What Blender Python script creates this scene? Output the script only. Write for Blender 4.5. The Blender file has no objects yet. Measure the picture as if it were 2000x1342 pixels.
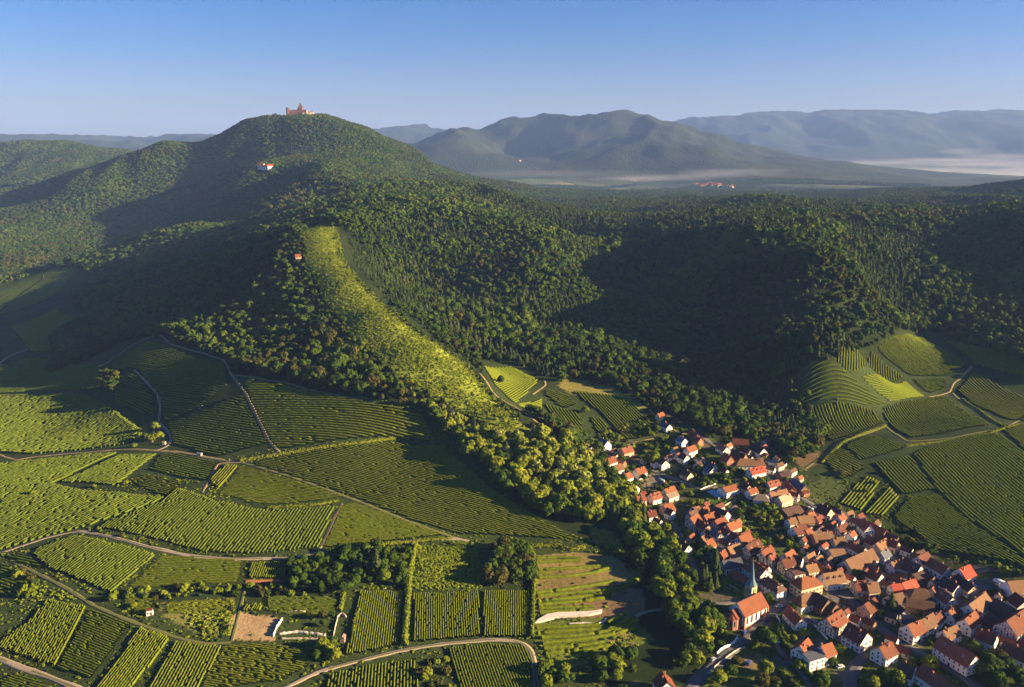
import bpy, math, random
import numpy as np
R = math.radians
rng = np.random.default_rng(7)
random.seed(7)
scene = bpy.context.scene
COL = scene.collection

# ------------------------------------------------------------------ camera, sky, sun, exposure
CAM_H, PITCH, FPX, CX, CY = 280.0, 13.6, 1570.0, 1000.0, 671.0
cam_data = bpy.data.cameras.new("camera")
cam_data.sensor_width = 36.0
cam_data.lens = 36.0 * FPX / 2000.0
cam_data.clip_start, cam_data.clip_end = 1.0, 120000.0
cam = bpy.data.objects.new("camera", cam_data)
COL.objects.link(cam)
cam.location = (0, 0, CAM_H)
cam.rotation_euler = (R(90 - PITCH), 0, 0)
scene.camera = cam

SUN_AZ, SUN_EL = -8.0, 16.0            # azimuth from +X towards +Y
world = bpy.data.worlds.new("World")
scene.world = world
world.use_nodes = True
wn, wl = world.node_tree.nodes, world.node_tree.links
wn.clear()
sky = wn.new("ShaderNodeTexSky")
sky.sky_type = 'NISHITA'
sky.sun_disc = False
sky.sun_elevation = R(SUN_EL)
sky.sun_rotation = R(90 - SUN_AZ)
sky.altitude = 300
sky.air_density = 1.0
sky.dust_density = 1.0
sky.ozone_density = 3.0
hsv = wn.new("ShaderNodeHueSaturation")
hsv.inputs["Saturation"].default_value = 1.45
bg = wn.new("ShaderNodeBackground")
bg.inputs["Strength"].default_value = 0.05
wo = wn.new("ShaderNodeOutputWorld")
wl.new(sky.outputs[0], hsv.inputs["Color"])
bal = wn.new("ShaderNodeMix"); bal.data_type = 'RGBA'; bal.blend_type = 'MULTIPLY'
bal.inputs[0].default_value = 1.0
bal.inputs[7].default_value = (0.61, 0.51, 0.71, 1)      # cool white balance of the whole sky
wl.new(hsv.outputs[0], bal.inputs[6])
wl.new(bal.outputs[2], bg.inputs[0])
wl.new(bg.outputs[0], wo.inputs[0])

sun_data = bpy.data.lights.new("sun", 'SUN')
sun_data.energy = 5.0
sun_data.angle = R(0.5)
sun_data.color = (1.0, 0.75, 0.41)
sun = bpy.data.objects.new("sun", sun_data)
COL.objects.link(sun)
sd = np.array([math.cos(R(SUN_EL)) * math.cos(R(SUN_AZ)), math.cos(R(SUN_EL)) * math.sin(R(SUN_AZ)), math.sin(R(SUN_EL))])
from mathutils import Vector
sun.rotation_euler = Vector(sd).to_track_quat('Z', 'Y').to_euler()
sun.location = (400, -100, 600)

scene.view_settings.view_transform = 'Standard'
scene.view_settings.look = 'None'
scene.view_settings.gamma = 1.0
scene.view_settings.use_curve_mapping = False
scene.view_settings.exposure = 2.18
scene.render.engine = 'CYCLES'
scene.cycles.use_denoising = True
scene.cycles.max_bounces = 4
scene.cycles.diffuse_bounces = 2
scene.cycles.glossy_bounces = 1
scene.cycles.transmission_bounces = 2
scene.cycles.volume_bounces = 0
scene.cycles.transparent_max_bounces = 8
scene.cycles.use_adaptive_sampling = True
scene.cycles.adaptive_threshold = 0.015

# ------------------------------------------------------------------ projection helpers
_cp, _sp = math.cos(R(PITCH)), math.sin(R(PITCH))

def ray(u, v):
    """direction (x, y, z) of the sight line through photo pixel (u, v)"""
    u, v = np.asarray(u, float), np.asarray(v, float)
    x, yv = (u - CX) / FPX, (CY - v) / FPX
    return x, _cp + yv * _sp, -_sp + yv * _cp

def to_px(X, Y, Z):
    dz = Z - CAM_H
    f = Y * _cp - dz * _sp
    up = Y * _sp + dz * _cp
    f = np.where(f < 1, 1, f)
    return CX + FPX * X / f, CY - FPX * up / f

# ------------------------------------------------------------------ noise
def _hash(ix, iy, s):
    n = (ix * 374761393 + iy * 668265263 + s * 1442695041) & 0xFFFFFFFF
    n = ((n ^ (n >> 13)) * 1274126177) & 0xFFFFFFFF
    return ((n ^ (n >> 16)) & 0xFFFF) / 65535.0

def vnoise(x, y, s=0):
    ix, iy = np.floor(x).astype(np.int64), np.floor(y).astype(np.int64)
    fx, fy = x - ix, y - iy
    fx, fy = fx * fx * (3 - 2 * fx), fy * fy * (3 - 2 * fy)
    a, b = _hash(ix, iy, s), _hash(ix + 1, iy, s)
    c, d = _hash(ix, iy + 1, s), _hash(ix + 1, iy + 1, s)
    return (a * (1 - fx) + b * fx) * (1 - fy) + (c * (1 - fx) + d * fx) * fy * 1.0

def fbm(x, y, s=0, o=4):
    t, a, n = 0, 1.0, 0
    for k in range(o):
        t = t + a * vnoise(x * 2 ** k + 17 * k, y * 2 ** k - 9 * k, s + k)
        n += a
        a *= 0.5
    return t / n - 0.5

# ------------------------------------------------------------------ terrain from control points; unseen hills at right added to cast shade
ZP = """
0 1342 5;300 1342 6;600 1342 5;900 1342 3;1150 1342 1;1400 1342 0;1700 1342 0;2000 1342 2
0 1180 8;250 1180 10;500 1200 9;750 1200 7;1000 1200 5;1200 1200 3;1500 1200 2;1800 1200 1;2000 1200 3
0 1050 8;250 1040 16;500 1060 14;750 1050 12;1000 1040 8;1150 1050 6;1260 1080 2;1400 1050 4;1600 1080 3;1850 1080 5;2000 1080 14
0 900 0;200 880 8;450 900 18;700 920 20;900 960 16;1050 1010 10;1180 1010 8;1280 980 5;1450 960 8;1600 960 7;1750 960 9;1900 960 12;2000 960 14
0 800 -12;150 800 -4;300 820 10;450 820 26;600 820 34;750 830 34;850 850 28
320 740 28;430 740 42;550 770 42;700 785 44;820 810 38;440 702 48
285 668 38;200 720 12;100 740 -15;0 700 -34;0 600 -48;120 580 -40;100 530 -42
1170 960 12;1100 880 26;1000 800 42;920 740 55;850 670 72;780 610 92;720 540 115;680 480 140;640 434 160
560 745 48;500 650 53;400 600 48;350 560 55;560 560 95;520 500 120;580 460 140;700 700 60;620 640 68
600 402 148;450 420 88;300 470 48;200 500 10;250 560 0;150 520 -30;220 600 -5
1440 840 12;1380 780 22;1300 720 24;1230 640 34;1180 560 50;1120 490 75;1150 435 120
1562 694 52;1580 655 84;1592 605 104;1530 510 138;1420 470 140;1300 440 134;1650 480 136;1700 560 98;1760 625 58;1450 700 27;1500 745 24;1480 640 46;1400 600 52
1750 655 33;1620 705 32;1560 780 23;1700 780 22;1850 700 25;1990 740 19;1990 820 15;1850 820 17;1700 860 15;1600 880 12
950 712 38;1060 745 34;1140 760 30;1270 800 24;1290 845 18;1140 850 20;1060 800 28;1200 930 10;1340 900 12;1500 880 12
"""
YP = """
100 460 2700;200 435 2950;50 390 3600;120 345 4000;0 300 4800;60 285 5000;150 297 4900;260 320 4500
430 338 2950;350 445 2550;540 372 2440;570 405 2150;520 327 2800;450 385 2720;480 300 3360;540 300 3120;450 350 3120;540 350 2760;575 350 2500;380 350 3330;400 400 2900;330 400 3050
420 281 3520;500 255 3480;560 254 3350;596 258 3300;640 264 3250;700 289 3150;760 321 3050;820 345 2900;900 366 2800;1000 378 2700
612 300 2780;700 325 2760;622 355 2280;760 380 1950;850 385 2000;330 302 3520;260 322 3470;200 352 3350;660 360 2300
740 384 1850;900 407 1680;1000 437 1530;1100 473 1420;800 452 1430;1000 484 1410;900 562 1250;1000 622 1100;1080 504 1320;950 520 1310;780 562 1225;690 434 1500
830 606 1050;900 656 990;1000 694 930;1090 728 880
1300 407 2200;1600 409 2000;1900 416 1900;2000 414 1900;1100 396 2400;1000 384 2600;1800 444 1480;1950 484 1330;1860 605 1110;1960 604 1110;2000 664 980
1050 387 3600;1250 380 4200;1400 394 3200;1500 378 4200;1650 387 3500;1750 397 2900;1390 367 5600;1150 345 6800;1850 376 5000;1850 402 2400;2000 354 3000;1930 374 2900
780 310 8000;850 268 8500;920 266 9000;980 246 9500;1050 244 9500;1120 238 9300;1215 229 9000;1260 245 8800;1300 258 8600;1350 253 8000;1400 270 7900;1480 298 7600;1560 310 7400;1700 325 7200;1850 345 6900
900 322 7300;1100 318 7500;1300 332 6800;1215 268 7900;1110 270 8800;1010 272 9300;945 280 9300;1215 300 7300;1110 298 8000;1010 298 8700;870 290 7700;1350 275 7200;1295 275 7900;1420 292 7250;1290 300 7300
100 276 11000;250 283 11000;330 278 11000;400 276 11000;700 265 14000;770 262 14000;830 257 14000;900 251 15000;960 262 15000
1300 243 16000;1380 233 16500;1500 226 17000;1560 223 17000;1700 226 17500;1850 225 18000;2000 226 18000;1900 240 14500;1750 254 14000;2000 244 14500
"""
WP = """
-800 4600 150;-2400 4300 140;-3000 6500 90;-1500 7000 50;0 7000 50;1500 6000 35;3500 7000 20;5000 8000 20;5500 11500 20;3500 11000 25;7000 12000 20
-1200 12000 80;500 12500 90;2500 12000 40;-5000 8500 60;-9000 8000 300;-6000 20000 250;0 22000 250;9000 22000 400;14000 12000 300
2200 4600 40;-700 500 -2;-1000 900 -22;-2000 1500 -22;-3500 2500 20;700 500 12;900 900 20;980 1190 190;1150 1360 215;1300 1500 205;2500 2500 180;4000 4200 60;2500 1500 200;1500 500 90
-243 1239 137;-182 1065 99;-155 1024 86;-92 911 67;-29 842 44;0 765 34
500 340 64;525 420 68;570 490 52;430 470 12;392 400 12;350 330 8
0 200 2;-300 200 3;300 200 4;0 60 2;-150 20 3;150 20 4;-1500 300 -15;700 60 20;3000 300 120;-4000 800 -20;-8000 2500 40;7000 2500 150
"""
def _pts():
    P = []
    for row in ZP.replace("\n", ";").split(";"):
        if row.strip():
            u, v, z = map(float, row.split())
            x, y, w = ray(u, v)
            t = (z - CAM_H) / w
            P.append((x * t, y * t, z))
    for row in YP.replace("\n", ";").split(";"):
        if row.strip():
            u, v, Y = map(float, row.split())
            x, y, w = ray(u, v)
            t = Y / y
            P.append((x * t, Y, CAM_H + w * t))
    for row in WP.replace("\n", ";").split(";"):
        if row.strip():
            P.append(tuple(map(float, row.split())))
    return np.array(P)

_CP = _pts()
_ct = np.stack([np.arctan2(_CP[:, 0], _CP[:, 1]), np.log(np.hypot(_CP[:, 0], _CP[:, 1]))], 1)
_MQC = 0.07
def _phi(a, b):
    d2 = (a[:, None, 0] - b[None, :, 0]) ** 2 + (a[:, None, 1] - b[None, :, 1]) ** 2
    return np.sqrt(d2 + _MQC ** 2)
_n = len(_CP)
_A = np.zeros((_n + 1, _n + 1))
_A[:_n, :_n] = _phi(_ct, _ct) - np.eye(_n) * 0.002
_A[:_n, _n] = 1
_A[_n, :_n] = 1
_sol = np.linalg.solve(_A, np.append(_CP[:, 2], 0))

def smooth(e0, e1, x):
    t = np.clip((x - e0) / (e1 - e0), 0, 1)
    return t * t * (3 - 2 * t)

def base_height(X, Y):
    th = np.clip(np.arctan2(X, Y), -1.5, 1.5)
    r = np.maximum(np.hypot(X, Y), 20.0)
    q = np.stack([th.ravel(), np.log(r).ravel()], 1)
    out = np.empty(len(q))
    for i in range(0, len(q), 20000):
        out[i:i + 20000] = _phi(q[i:i + 20000], _ct) @ _sol[:_n] + _sol[_n]
    z = out.reshape(X.shape)
    # gullies and knolls on the wooded slopes, spurs on the far ranges
    k1 = smooth(1000, 2200, r)
    z = z + k1 * 30 * fbm(X / 330, Y / 330, 3)
    wx = X + 160 * fbm(X / 500, Y / 500, 91, 2)
    z = z + smooth(1700, 2300, r) * (1 - smooth(4600, 6500, r)) * smooth(30, 160, z) * 135 * (0.20 - np.abs(fbm(wx / 420 + 0.0006 * Y, Y / 1500, 87, 3)) * 1.6)
    z = z + smooth(4200, 7500, r) * 330 * (np.abs(fbm(X / 1050 + 3, Y / 1700, 11, 5)) * -2.0 + 0.24) * smooth(60, 420, z)
    z = z + smooth(2500, 4500, r) * (1 - smooth(7000, 9000, r)) * 34 * fbm(X / 500, Y / 500, 23)
    z = z + smooth(330, 600, r) * 1.6 * fbm(X / 45, Y / 45, 31, 2)
    return z

# log-polar survey grid shared by the ground mesh and every later height query
TH = np.concatenate([np.linspace(-math.pi, -0.80, 40)[:-1], np.linspace(-0.80, 0.80, 440), np.linspace(0.80, math.pi, 40)[1:]])
RHO = np.log(np.concatenate([np.geomspace(8, 290, 24)[:-1], np.geomspace(290, 1300, 400)[:-1], np.geomspace(1300, 4200, 200)[:-1], np.geomspace(4200, 24000, 190)]))
_T, _Rr = np.meshgrid(TH, RHO, indexing='ij')
GX, GY = np.exp(_Rr) * np.sin(_T), np.exp(_Rr) * np.cos(_T)
GZ = base_height(GX, GY)

def H(X, Y):
    X, Y = np.asarray(X, float), np.asarray(Y, float)
    th = np.arctan2(X, Y)
    rho = np.log(np.maximum(np.hypot(X, Y), 8.1))
    ft = np.interp(th, TH, np.arange(len(TH)))
    fr = np.interp(rho, RHO, np.arange(len(RHO)))
    i = np.clip(ft.astype(int), 0, len(TH) - 2)
    j = np.clip(fr.astype(int), 0, len(RHO) - 2)
    a, b = ft - i, fr - j
    return (GZ[i, j] * (1 - a) * (1 - b) + GZ[i + 1, j] * a * (1 - b) + GZ[i, j + 1] * (1 - a) * b + GZ[i + 1, j + 1] * a * b)

_RS = np.geomspace(250, 22000, 1100)
def ground_at(us, vs, lift=0.0):
    """points where the sight lines meet the land (lifted by LIFT metres)"""
    us, vs = np.atleast_1d(np.asarray(us, float)), np.atleast_1d(np.asarray(vs, float))
    dx, dy, dz = ray(us, vs)
    hr = np.hypot(dx, dy)
    t = _RS[None, :] / hr[:, None]
    px, py, pz = dx[:, None] * t, dy[:, None] * t, CAM_H + dz[:, None] * t
    below = pz < H(px, py) + lift
    k = np.where(below.any(1), below.argmax(1), len(_RS) - 1)
    k0 = np.maximum(k - 1, 0)
    lo, hi = _RS[k0], _RS[k]
    for _ in range(24):
        mid = 0.5 * (lo + hi)
        tt = mid / hr
        b = CAM_H + dz * tt < H(dx * tt, dy * tt) + lift
        hi = np.where(b, mid, hi)
        lo = np.where(b, lo, mid)
    tt = hi / hr
    return np.stack([dx * tt, dy * tt, CAM_H + dz * tt], 1)

def in_poly(x, y, poly):
    x, y = np.asarray(x, float), np.asarray(y, float)
    p = np.asarray(poly, float)
    c = np.zeros(x.shape, bool)
    j = len(p) - 1
    for i in range(len(p)):
        xi, yi, xj, yj = p[i, 0], p[i, 1], p[j, 0], p[j, 1]
        if yi != yj:
            c ^= ((yi > y) != (yj > y)) & (x < (xj - xi) * (y - yi) / (yj - yi) + xi)
        j = i
    return c

def P(s):
    """'u v;u v;...' -> list of pixel pairs"""
    return [tuple(map(float, q.split())) for q in s.split(";") if q.strip()]

# ------------------------------------------------------------------ object helpers
def tag(o, label=None, cat=None, group=None, kind=None):
    if label: o["label"] = label
    if cat: o["category"] = cat
    if group: o["group"] = group
    if kind: o["kind"] = kind
    return o

def link(name, mesh, parent=None):
    o = bpy.data.objects.new(name, mesh)
    COL.objects.link(o)
    if parent is not None:
        o.parent = parent
    return o

def empty(name, loc, rz=0.0):
    o = bpy.data.objects.new(name, None)
    COL.objects.link(o)
    o.location = loc
    o.rotation_euler = (0, 0, rz)
    o.empty_display_size = 2
    return o

def mesh_np(name, V, F, mats=(), mi=None, smooth_shade=False):
    """V (n,3), F (m,k) equal-sized faces, or a list of such arrays"""
    me = bpy.data.meshes.new(name)
    Fs = F if isinstance(F, list) else [F]
    Fs = [np.asarray(f, np.int32) for f in Fs if len(f)]
    V = np.asarray(V, np.float32)
    me.vertices.add(len(V))
    me.vertices.foreach_set("co", V.ravel())
    loops = np.concatenate([f.ravel() for f in Fs])
    sizes = np.concatenate([np.full(len(f), f.shape[1]) for f in Fs])
    starts = np.concatenate([[0], np.cumsum(sizes)[:-1]])
    me.loops.add(len(loops))
    me.loops.foreach_set("vertex_index", loops.astype(np.int32))
    me.polygons.add(len(sizes))
    me.polygons.foreach_set("loop_start", starts.astype(np.int32))
    me.polygons.foreach_set("loop_total", sizes.astype(np.int32))
    if smooth_shade:
        me.polygons.foreach_set("use_smooth", np.ones(len(sizes), bool))
    for m in mats:
        me.materials.append(m)
    if mi is not None:
        me.polygons.foreach_set("material_index", np.asarray(mi, np.int32))
    me.update(calc_edges=True)
    return me

class MB:
    """collects boxes, prisms and tubes into one mesh"""
    def __init__(self): self.v, self.f = [], []
    def add(self, vs, fs):
        b = len(self.v)
        self.v += [tuple(p) for p in vs]
        self.f += [tuple(i + b for i in f) for f in fs]
        return self
    def box(self, x0, x1, y0, y1, z0, z1):
        return self.add([(x0, y0, z0), (x1, y0, z0), (x1, y1, z0), (x0, y1, z0), (x0, y0, z1), (x1, y0, z1), (x1, y1, z1), (x0, y1, z1)],
                        [(0, 3, 2, 1), (4, 5, 6, 7), (0, 1, 5, 4), (1, 2, 6, 5), (2, 3, 7, 6), (3, 0, 4, 7)])
    def prism(self, poly, z0, z1):
        n = len(poly)
        return self.add([(x, y, z0) for x, y in poly] + [(x, y, z1) for x, y in poly],
                        [tuple(range(n))[::-1], tuple(range(n, 2 * n))] + [(i, (i + 1) % n, n + (i + 1) % n, n + i) for i in range(n)])
    def lathe(self, cx, cy, prof, n=12, ph=0.0):
        vs = []
        for r, z in prof:
            for k in range(n):
                a = ph + 2 * math.pi * k / n
                vs.append((cx + r * math.cos(a), cy + r * math.sin(a), z))
        fs = []
        for j in range(len(prof) - 1):
            for k in range(n):
                fs.append((j * n + k, j * n + (k + 1) % n, (j + 1) * n + (k + 1) % n, (j + 1) * n + k))
        fs.append(tuple(range(n))[::-1])
        m = (len(prof) - 1) * n
        fs.append(tuple(range(m, m + n)))
        return self.add(vs, fs)
    def bar(self, a, b, w, d):
        """square bar between two points"""
        a, b = Vector(a), Vector(b)
        t = (b - a).normalized()
        up = Vector((0, 0, 1)) if abs(t.z) < 0.9 else Vector((1, 0, 0))
        s = t.cross(up).normalized() * (w / 2)
        q = s.cross(t).normalized() * (d / 2)
        vs = [a - s - q, a + s - q, a + s + q, a - s + q, b - s - q, b + s - q, b + s + q, b - s + q]
        return self.add([tuple(x) for x in vs], [(0, 3, 2, 1), (4, 5, 6, 7), (0, 1, 5, 4), (1, 2, 6, 5), (2, 3, 7, 6), (3, 0, 4, 7)])
    def mesh(self, name, mat):
        me = bpy.data.meshes.new(name)
        me.from_pydata(self.v, [], self.f)
        if mat: me.materials.append(mat)
        me.update()
        return me
    def build(self, name, mat, parent=None):
        return link(name, self.mesh(name, mat), parent)

_ONES = "first second third fourth fifth sixth seventh eighth ninth tenth eleventh twelfth thirteenth fourteenth fifteenth sixteenth seventeenth eighteenth nineteenth".split()
_TENS = {2: ("twentieth", "twenty"), 3: ("thirtieth", "thirty"), 4: ("fortieth", "forty"), 5: ("fiftieth", "fifty"), 6: ("sixtieth", "sixty"), 7: ("seventieth", "seventy"), 8: ("eightieth", "eighty"), 9: ("ninetieth", "ninety")}
def ordinal(n):
    if n < 20: return _ONES[n - 1]
    if n > 99: return "%dth" % n
    t, o = divmod(n, 10)
    return _TENS[t][0] if o == 0 else _TENS[t][1] + "-" + _ONES[o - 1]

def copy_tree(o, parent=None):
    c = o.copy()
    COL.objects.link(c)
    c.parent = parent
    for ch in o.children:
        copy_tree(ch, c)
    return c

# ------------------------------------------------------------------ materials
def new_mat(name):
    m = bpy.data.materials.new(name)
    m.use_nodes = True
    nt = m.node_tree
    nt.nodes.clear()
    out = nt.nodes.new("ShaderNodeOutputMaterial")
    b = nt.nodes.new("ShaderNodeBsdfPrincipled")
    b.inputs["Roughness"].default_value = 0.85
    b.inputs["Specular IOR Level"].default_value = 0.2
    nt.links.new(b.outputs[0], out.inputs[0])
    return m, nt, b

def ramp(nt, cols, pos=None):
    r = nt.nodes.new("ShaderNodeValToRGB")
    e = r.color_ramp.elements
    n = len(cols)
    for i, c in enumerate(cols):
        p = pos[i] if pos else i / max(1, n - 1)
        el = e[i] if i < 2 else e.new(p)
        el.position = p
        el.color = (*c, 1)
    return r

def noise(nt, scale, detail=3, rough=0.6, coord=None):
    t = nt.nodes.new("ShaderNodeTexNoise")
    t.inputs["Scale"].default_value = scale
    t.inputs["Detail"].default_value = detail
    t.inputs["Roughness"].default_value = rough
    if coord is not None:
        nt.links.new(coord, t.inputs["Vector"])
    return t

def mat_noise(name, cols, scale, pos=None, rough=0.85, bump=0.0, coord="Position", detail=4, spec=0.2, bscale=None):
    m, nt, b = new_mat(name)
    if coord == "Position":
        co = nt.nodes.new("ShaderNodeNewGeometry").outputs["Position"]
    else:
        co = nt.nodes.new("ShaderNodeTexCoord").outputs["Object"]
    t = noise(nt, scale, detail, 0.65, co)
    r = ramp(nt, cols, pos or [0.3 + 0.4 * i / max(1, len(cols) - 1) for i in range(len(cols))])
    nt.links.new(t.outputs["Fac"], r.inputs[0])
    nt.links.new(r.outputs[0], b.inputs["Base Color"])
    b.inputs["Roughness"].default_value = rough
    b.inputs["Specular IOR Level"].default_value = spec
    if bump:
        t2 = noise(nt, bscale or scale * 3, 3, 0.6, co)
        bp = nt.nodes.new("ShaderNodeBump")
        bp.inputs["Strength"].default_value = 0.7
        bp.inputs["Distance"].default_value = bump
        nt.links.new(t2.outputs["Fac"], bp.inputs["Height"])
        nt.links.new(bp.outputs[0], b.inputs["Normal"])
    return m

def mat_leaf(name, dark, mid, light, tint_scale=0.01, transl=0.18):
    """foliage: each tree its own green, each clump a little different"""
    m, nt, b = new_mat(name)
    oi = nt.nodes.new("ShaderNodeObjectInfo")
    geo = nt.nodes.new("ShaderNodeNewGeometry")
    big = noise(nt, tint_scale, 2, 0.5, geo.outputs["Position"])
    fine = noise(nt, 0.55, 2, 0.6, geo.outputs["Position"])
    a1 = nt.nodes.new("ShaderNodeMath"); a1.operation = 'MULTIPLY_ADD'
    a1.inputs[1].default_value = 0.32
    nt.links.new(oi.outputs["Random"], a1.inputs[0])
    a2 = nt.nodes.new("ShaderNodeMath"); a2.operation = 'MULTIPLY_ADD'
    a2.inputs[1].default_value = 0.80
    nt.links.new(big.outputs["Fac"], a2.inputs[0])
    a3 = nt.nodes.new("ShaderNodeMath"); a3.operation = 'MULTIPLY_ADD'
    a3.inputs[1].default_value = 0.5
    a3.inputs[2].default_value = -0.32
    nt.links.new(fine.outputs["Fac"], a3.inputs[0])
    nt.links.new(a3.outputs[0], a2.inputs[2])
    nt.links.new(a2.outputs[0], a1.inputs[2])
    r = ramp(nt, [dark, mid, light], [0.12, 0.5, 0.92])
    nt.links.new(a1.outputs[0], r.inputs[0])
    nt.links.new(r.outputs[0], b.inputs["Base Color"])
    b.inputs["Roughness"].default_value = 0.7
    b.inputs["Specular IOR Level"].default_value = 0.04
    tr = nt.nodes.new("ShaderNodeBsdfTranslucent")
    nt.links.new(r.outputs[0], tr.inputs[0])
    mx = nt.nodes.new("ShaderNodeMixShader")
    mx.inputs[0].default_value = transl
    out = [n for n in nt.nodes if n.type == 'OUTPUT_MATERIAL'][0]
    nt.links.new(b.outputs[0], mx.inputs[1])
    nt.links.new(tr.outputs[0], mx.inputs[2])
    nt.links.new(mx.outputs[0], out.inputs[0])
    return m
# ------------------------------------------------------------------ land cover, drawn on the photograph and laid on the land
OPEN = P("-400 500;0 528;165 524;178 560;140 600;200 628;185 655;120 690;92 735;180 698;225 672;285 655;332 668;440 698;462 735;560 745;580 755;700 775;830 800;900 870;962 942;1060 1012;1140 1055;1200 1060;1230 1110;1190 1342;1200 1700;-600 1700")
STRIP = P("590 438;645 424;660 500;690 545;722 575;800 640;900 708;945 765;1000 815;1052 852;1022 868;965 838;900 802;850 775;780 735;705 670;640 590;600 515")
MIDV = P("935 704;1000 708;1060 735;1110 733;1200 757;1270 800;1290 800;1345 820;1300 850;1270 862;1140 866;1060 815;1000 792;965 765")
RIGHTV = P("1557 760;1562 712;1620 700;1700 678;1755 648;1830 648;2000 712;2300 800;2300 1200;2000 1115;1900 1105;1760 1055;1640 992;1580 955;1540 915;1600 884;1608 850;1572 800")
VILLAGE = P("1138 866;1290 800;1345 822;1400 862;1440 855;1500 860;1540 905;1580 955;1640 992;1760 1055;1900 1105;2000 1115;2300 1200;2300 1700;1190 1700;1190 1342;1240 1330;1340 1342;1400 1250;1340 1110;1245 990;1190 920")
CLEAR = []

def cover(X, Y, Z):
    """0 forest, 1 vineyards and meadows, 2 scrub on the crest, 3 village"""
    u, v = to_px(X, Y, Z)
    r = np.hypot(X, Y)
    c = np.zeros(X.shape, int)
    fr = Y > 1
    near = r < 1500
    c = np.where(in_poly(u, v, OPEN) & fr & (r < 2300), 1, c)
    c = np.where(in_poly(u, v, MIDV) & fr & near & (X > -60), 1, c)
    c = np.where(in_poly(u, v, RIGHTV) & fr & near, 1, c)
    c = np.where(in_poly(u, v, VILLAGE) & fr & near, 3, c)
    c = np.where(in_poly(u, v, STRIP) & fr & (r < 1420), 2, c)
    c = np.where((~fr) | (r < 330), np.where(X > 80, 3, 1), c)
    return c

GRASS, DRY, FLOOR = (0.055, 0.075, 0.018), (0.20, 0.155, 0.055), (0.020, 0.030, 0.010)
VINEG, SOIL, SAND = (0.034, 0.050, 0.014), (0.19, 0.125, 0.065), (0.34, 0.23, 0.12)
SCRUBG, PAVED, LAWN = (0.20, 0.235, 0.028), (0.135, 0.115, 0.10), (0.10, 0.125, 0.022)
PATCH = [  # (outline on the photograph, ground colour)
    ("450 1203;470 1196;540 1205;548 1215;533 1243;545 1252;455 1250", SAND),
    ("1048 1085;1130 1078;1200 1085;1225 1105;1260 1120;1245 1140;1180 1145;1048 1160", DRY),
    ("1048 1160;1180 1145;1255 1150;1262 1200;1180 1215;1048 1200", SOIL),
    ("1048 1215;1180 1205;1240 1210;1280 1250;1200 1275;1048 1330", LAWN),
    ("1190 1240;1230 1230;1240 1260;1190 1272", DRY),
    ("812 1065;935 1072;940 1150;808 1150", (0.085, 0.13, 0.016)),
    ("1090 752;1110 735;1200 757;1265 796;1250 800;1170 782;1110 768", (0.23, 0.20, 0.045)),
    ("1110 760;1170 768;1230 780;1220 786;1150 778", LAWN),
    ("310 1178;460 1168;448 1240;400 1243;320 1205", (0.16, 0.155, 0.04)),
    ("1150 1030;1200 1040;1215 1065;1160 1060", DRY),
    ("1580 950;1640 905;1660 945;1640 985;1600 985", (0.062, 0.085, 0.022)),
    ("1550 895;1600 880;1600 905;1570 920", SOIL),
    ("1395 1290;1440 1258;1500 1280;1510 1342;1370 1342", LAWN),
    ("1455 1280;1490 1278;1505 1300;1470 1308;1445 1300", (0.22, 0.15, 0.075)),
    ("1400 1105;1425 1110;1462 1150;1455 1170;1400 1160", (0.15, 0.155, 0.03)),
    ("1602 1135;1650 1148;1690 1190;1660 1200;1625 1170;1590 1155", PAVED),
    ("1885 1128;1940 1132;1975 1150;1960 1165;1900 1150", (0.085, 0.08, 0.085)),
    ("1450 1158;1475 1145;1490 1160;1470 1170", PAVED),
    ("1475 1195;1500 1180;1515 1205;1480 1250;1455 1240", PAVED),
    ("1425 865;1500 885;1500 905;1440 905", (0.11, 0.10, 0.095)),
    ("1500 905;1545 920;1560 950;1520 945", (0.12, 0.10, 0.09)),
    ("1335 1000;1360 985;1400 990;1395 1030;1350 1030", (0.12, 0.10, 0.085)),
    ("1400 1020;1440 1030;1470 1070;1520 1120;1480 1110;1420 1075", (0.11, 0.095, 0.085)),
    ("1560 1040;1700 1040;1760 1090;1850 1120;1900 1160;1990 1180;2000 1300;1880 1240;1800 1200;1700 1150;1620 1100", (0.10, 0.088, 0.078)),
    ("1240 930;1290 925;1300 945;1260 955", (0.22, 0.18, 0.14)),
    ("0 735;100 745;60 800;0 820", (0.065, 0.075, 0.03)),
    ("0 640;45 640;10 690;0 690", (0.14, 0.10, 0.075)),
    ("1375 975;1430 935;1440 945;1445 968;1400 985", (0.07, 0.12, 0.02)),
]

def ground_colour(X, Y, Z):
    c = cover(X, Y, Z)
    out = np.empty(X.shape + (3,))
    pal = np.array([FLOOR, VINEG, SCRUBG, GRASS])
    out[:] = pal[c]
    u, v = to_px(X, Y, Z)
    ok = (np.hypot(X, Y) < 1300) & (Y > 1)
    for s, col in PATCH:
        m = in_poly(u, v, P(s)) & ok
        out[m] = col
    # gardens: worn lawn, beds and paving between the houses
    g = fbm(X / 9, Y / 9, 77, 3)
    vill = (c == 3)[..., None]
    bed = np.where(g[..., None] > 0.12, np.array([0.12, 0.10, 0.075]), out)
    out = np.where(vill & (out == np.array(GRASS)).all(-1, keepdims=True), bed, out)
    n = fbm(X / 30, Y / 30, 5, 4)[..., None]
    return np.clip(out * (1 + 0.9 * n), 0.005, 1)

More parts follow.
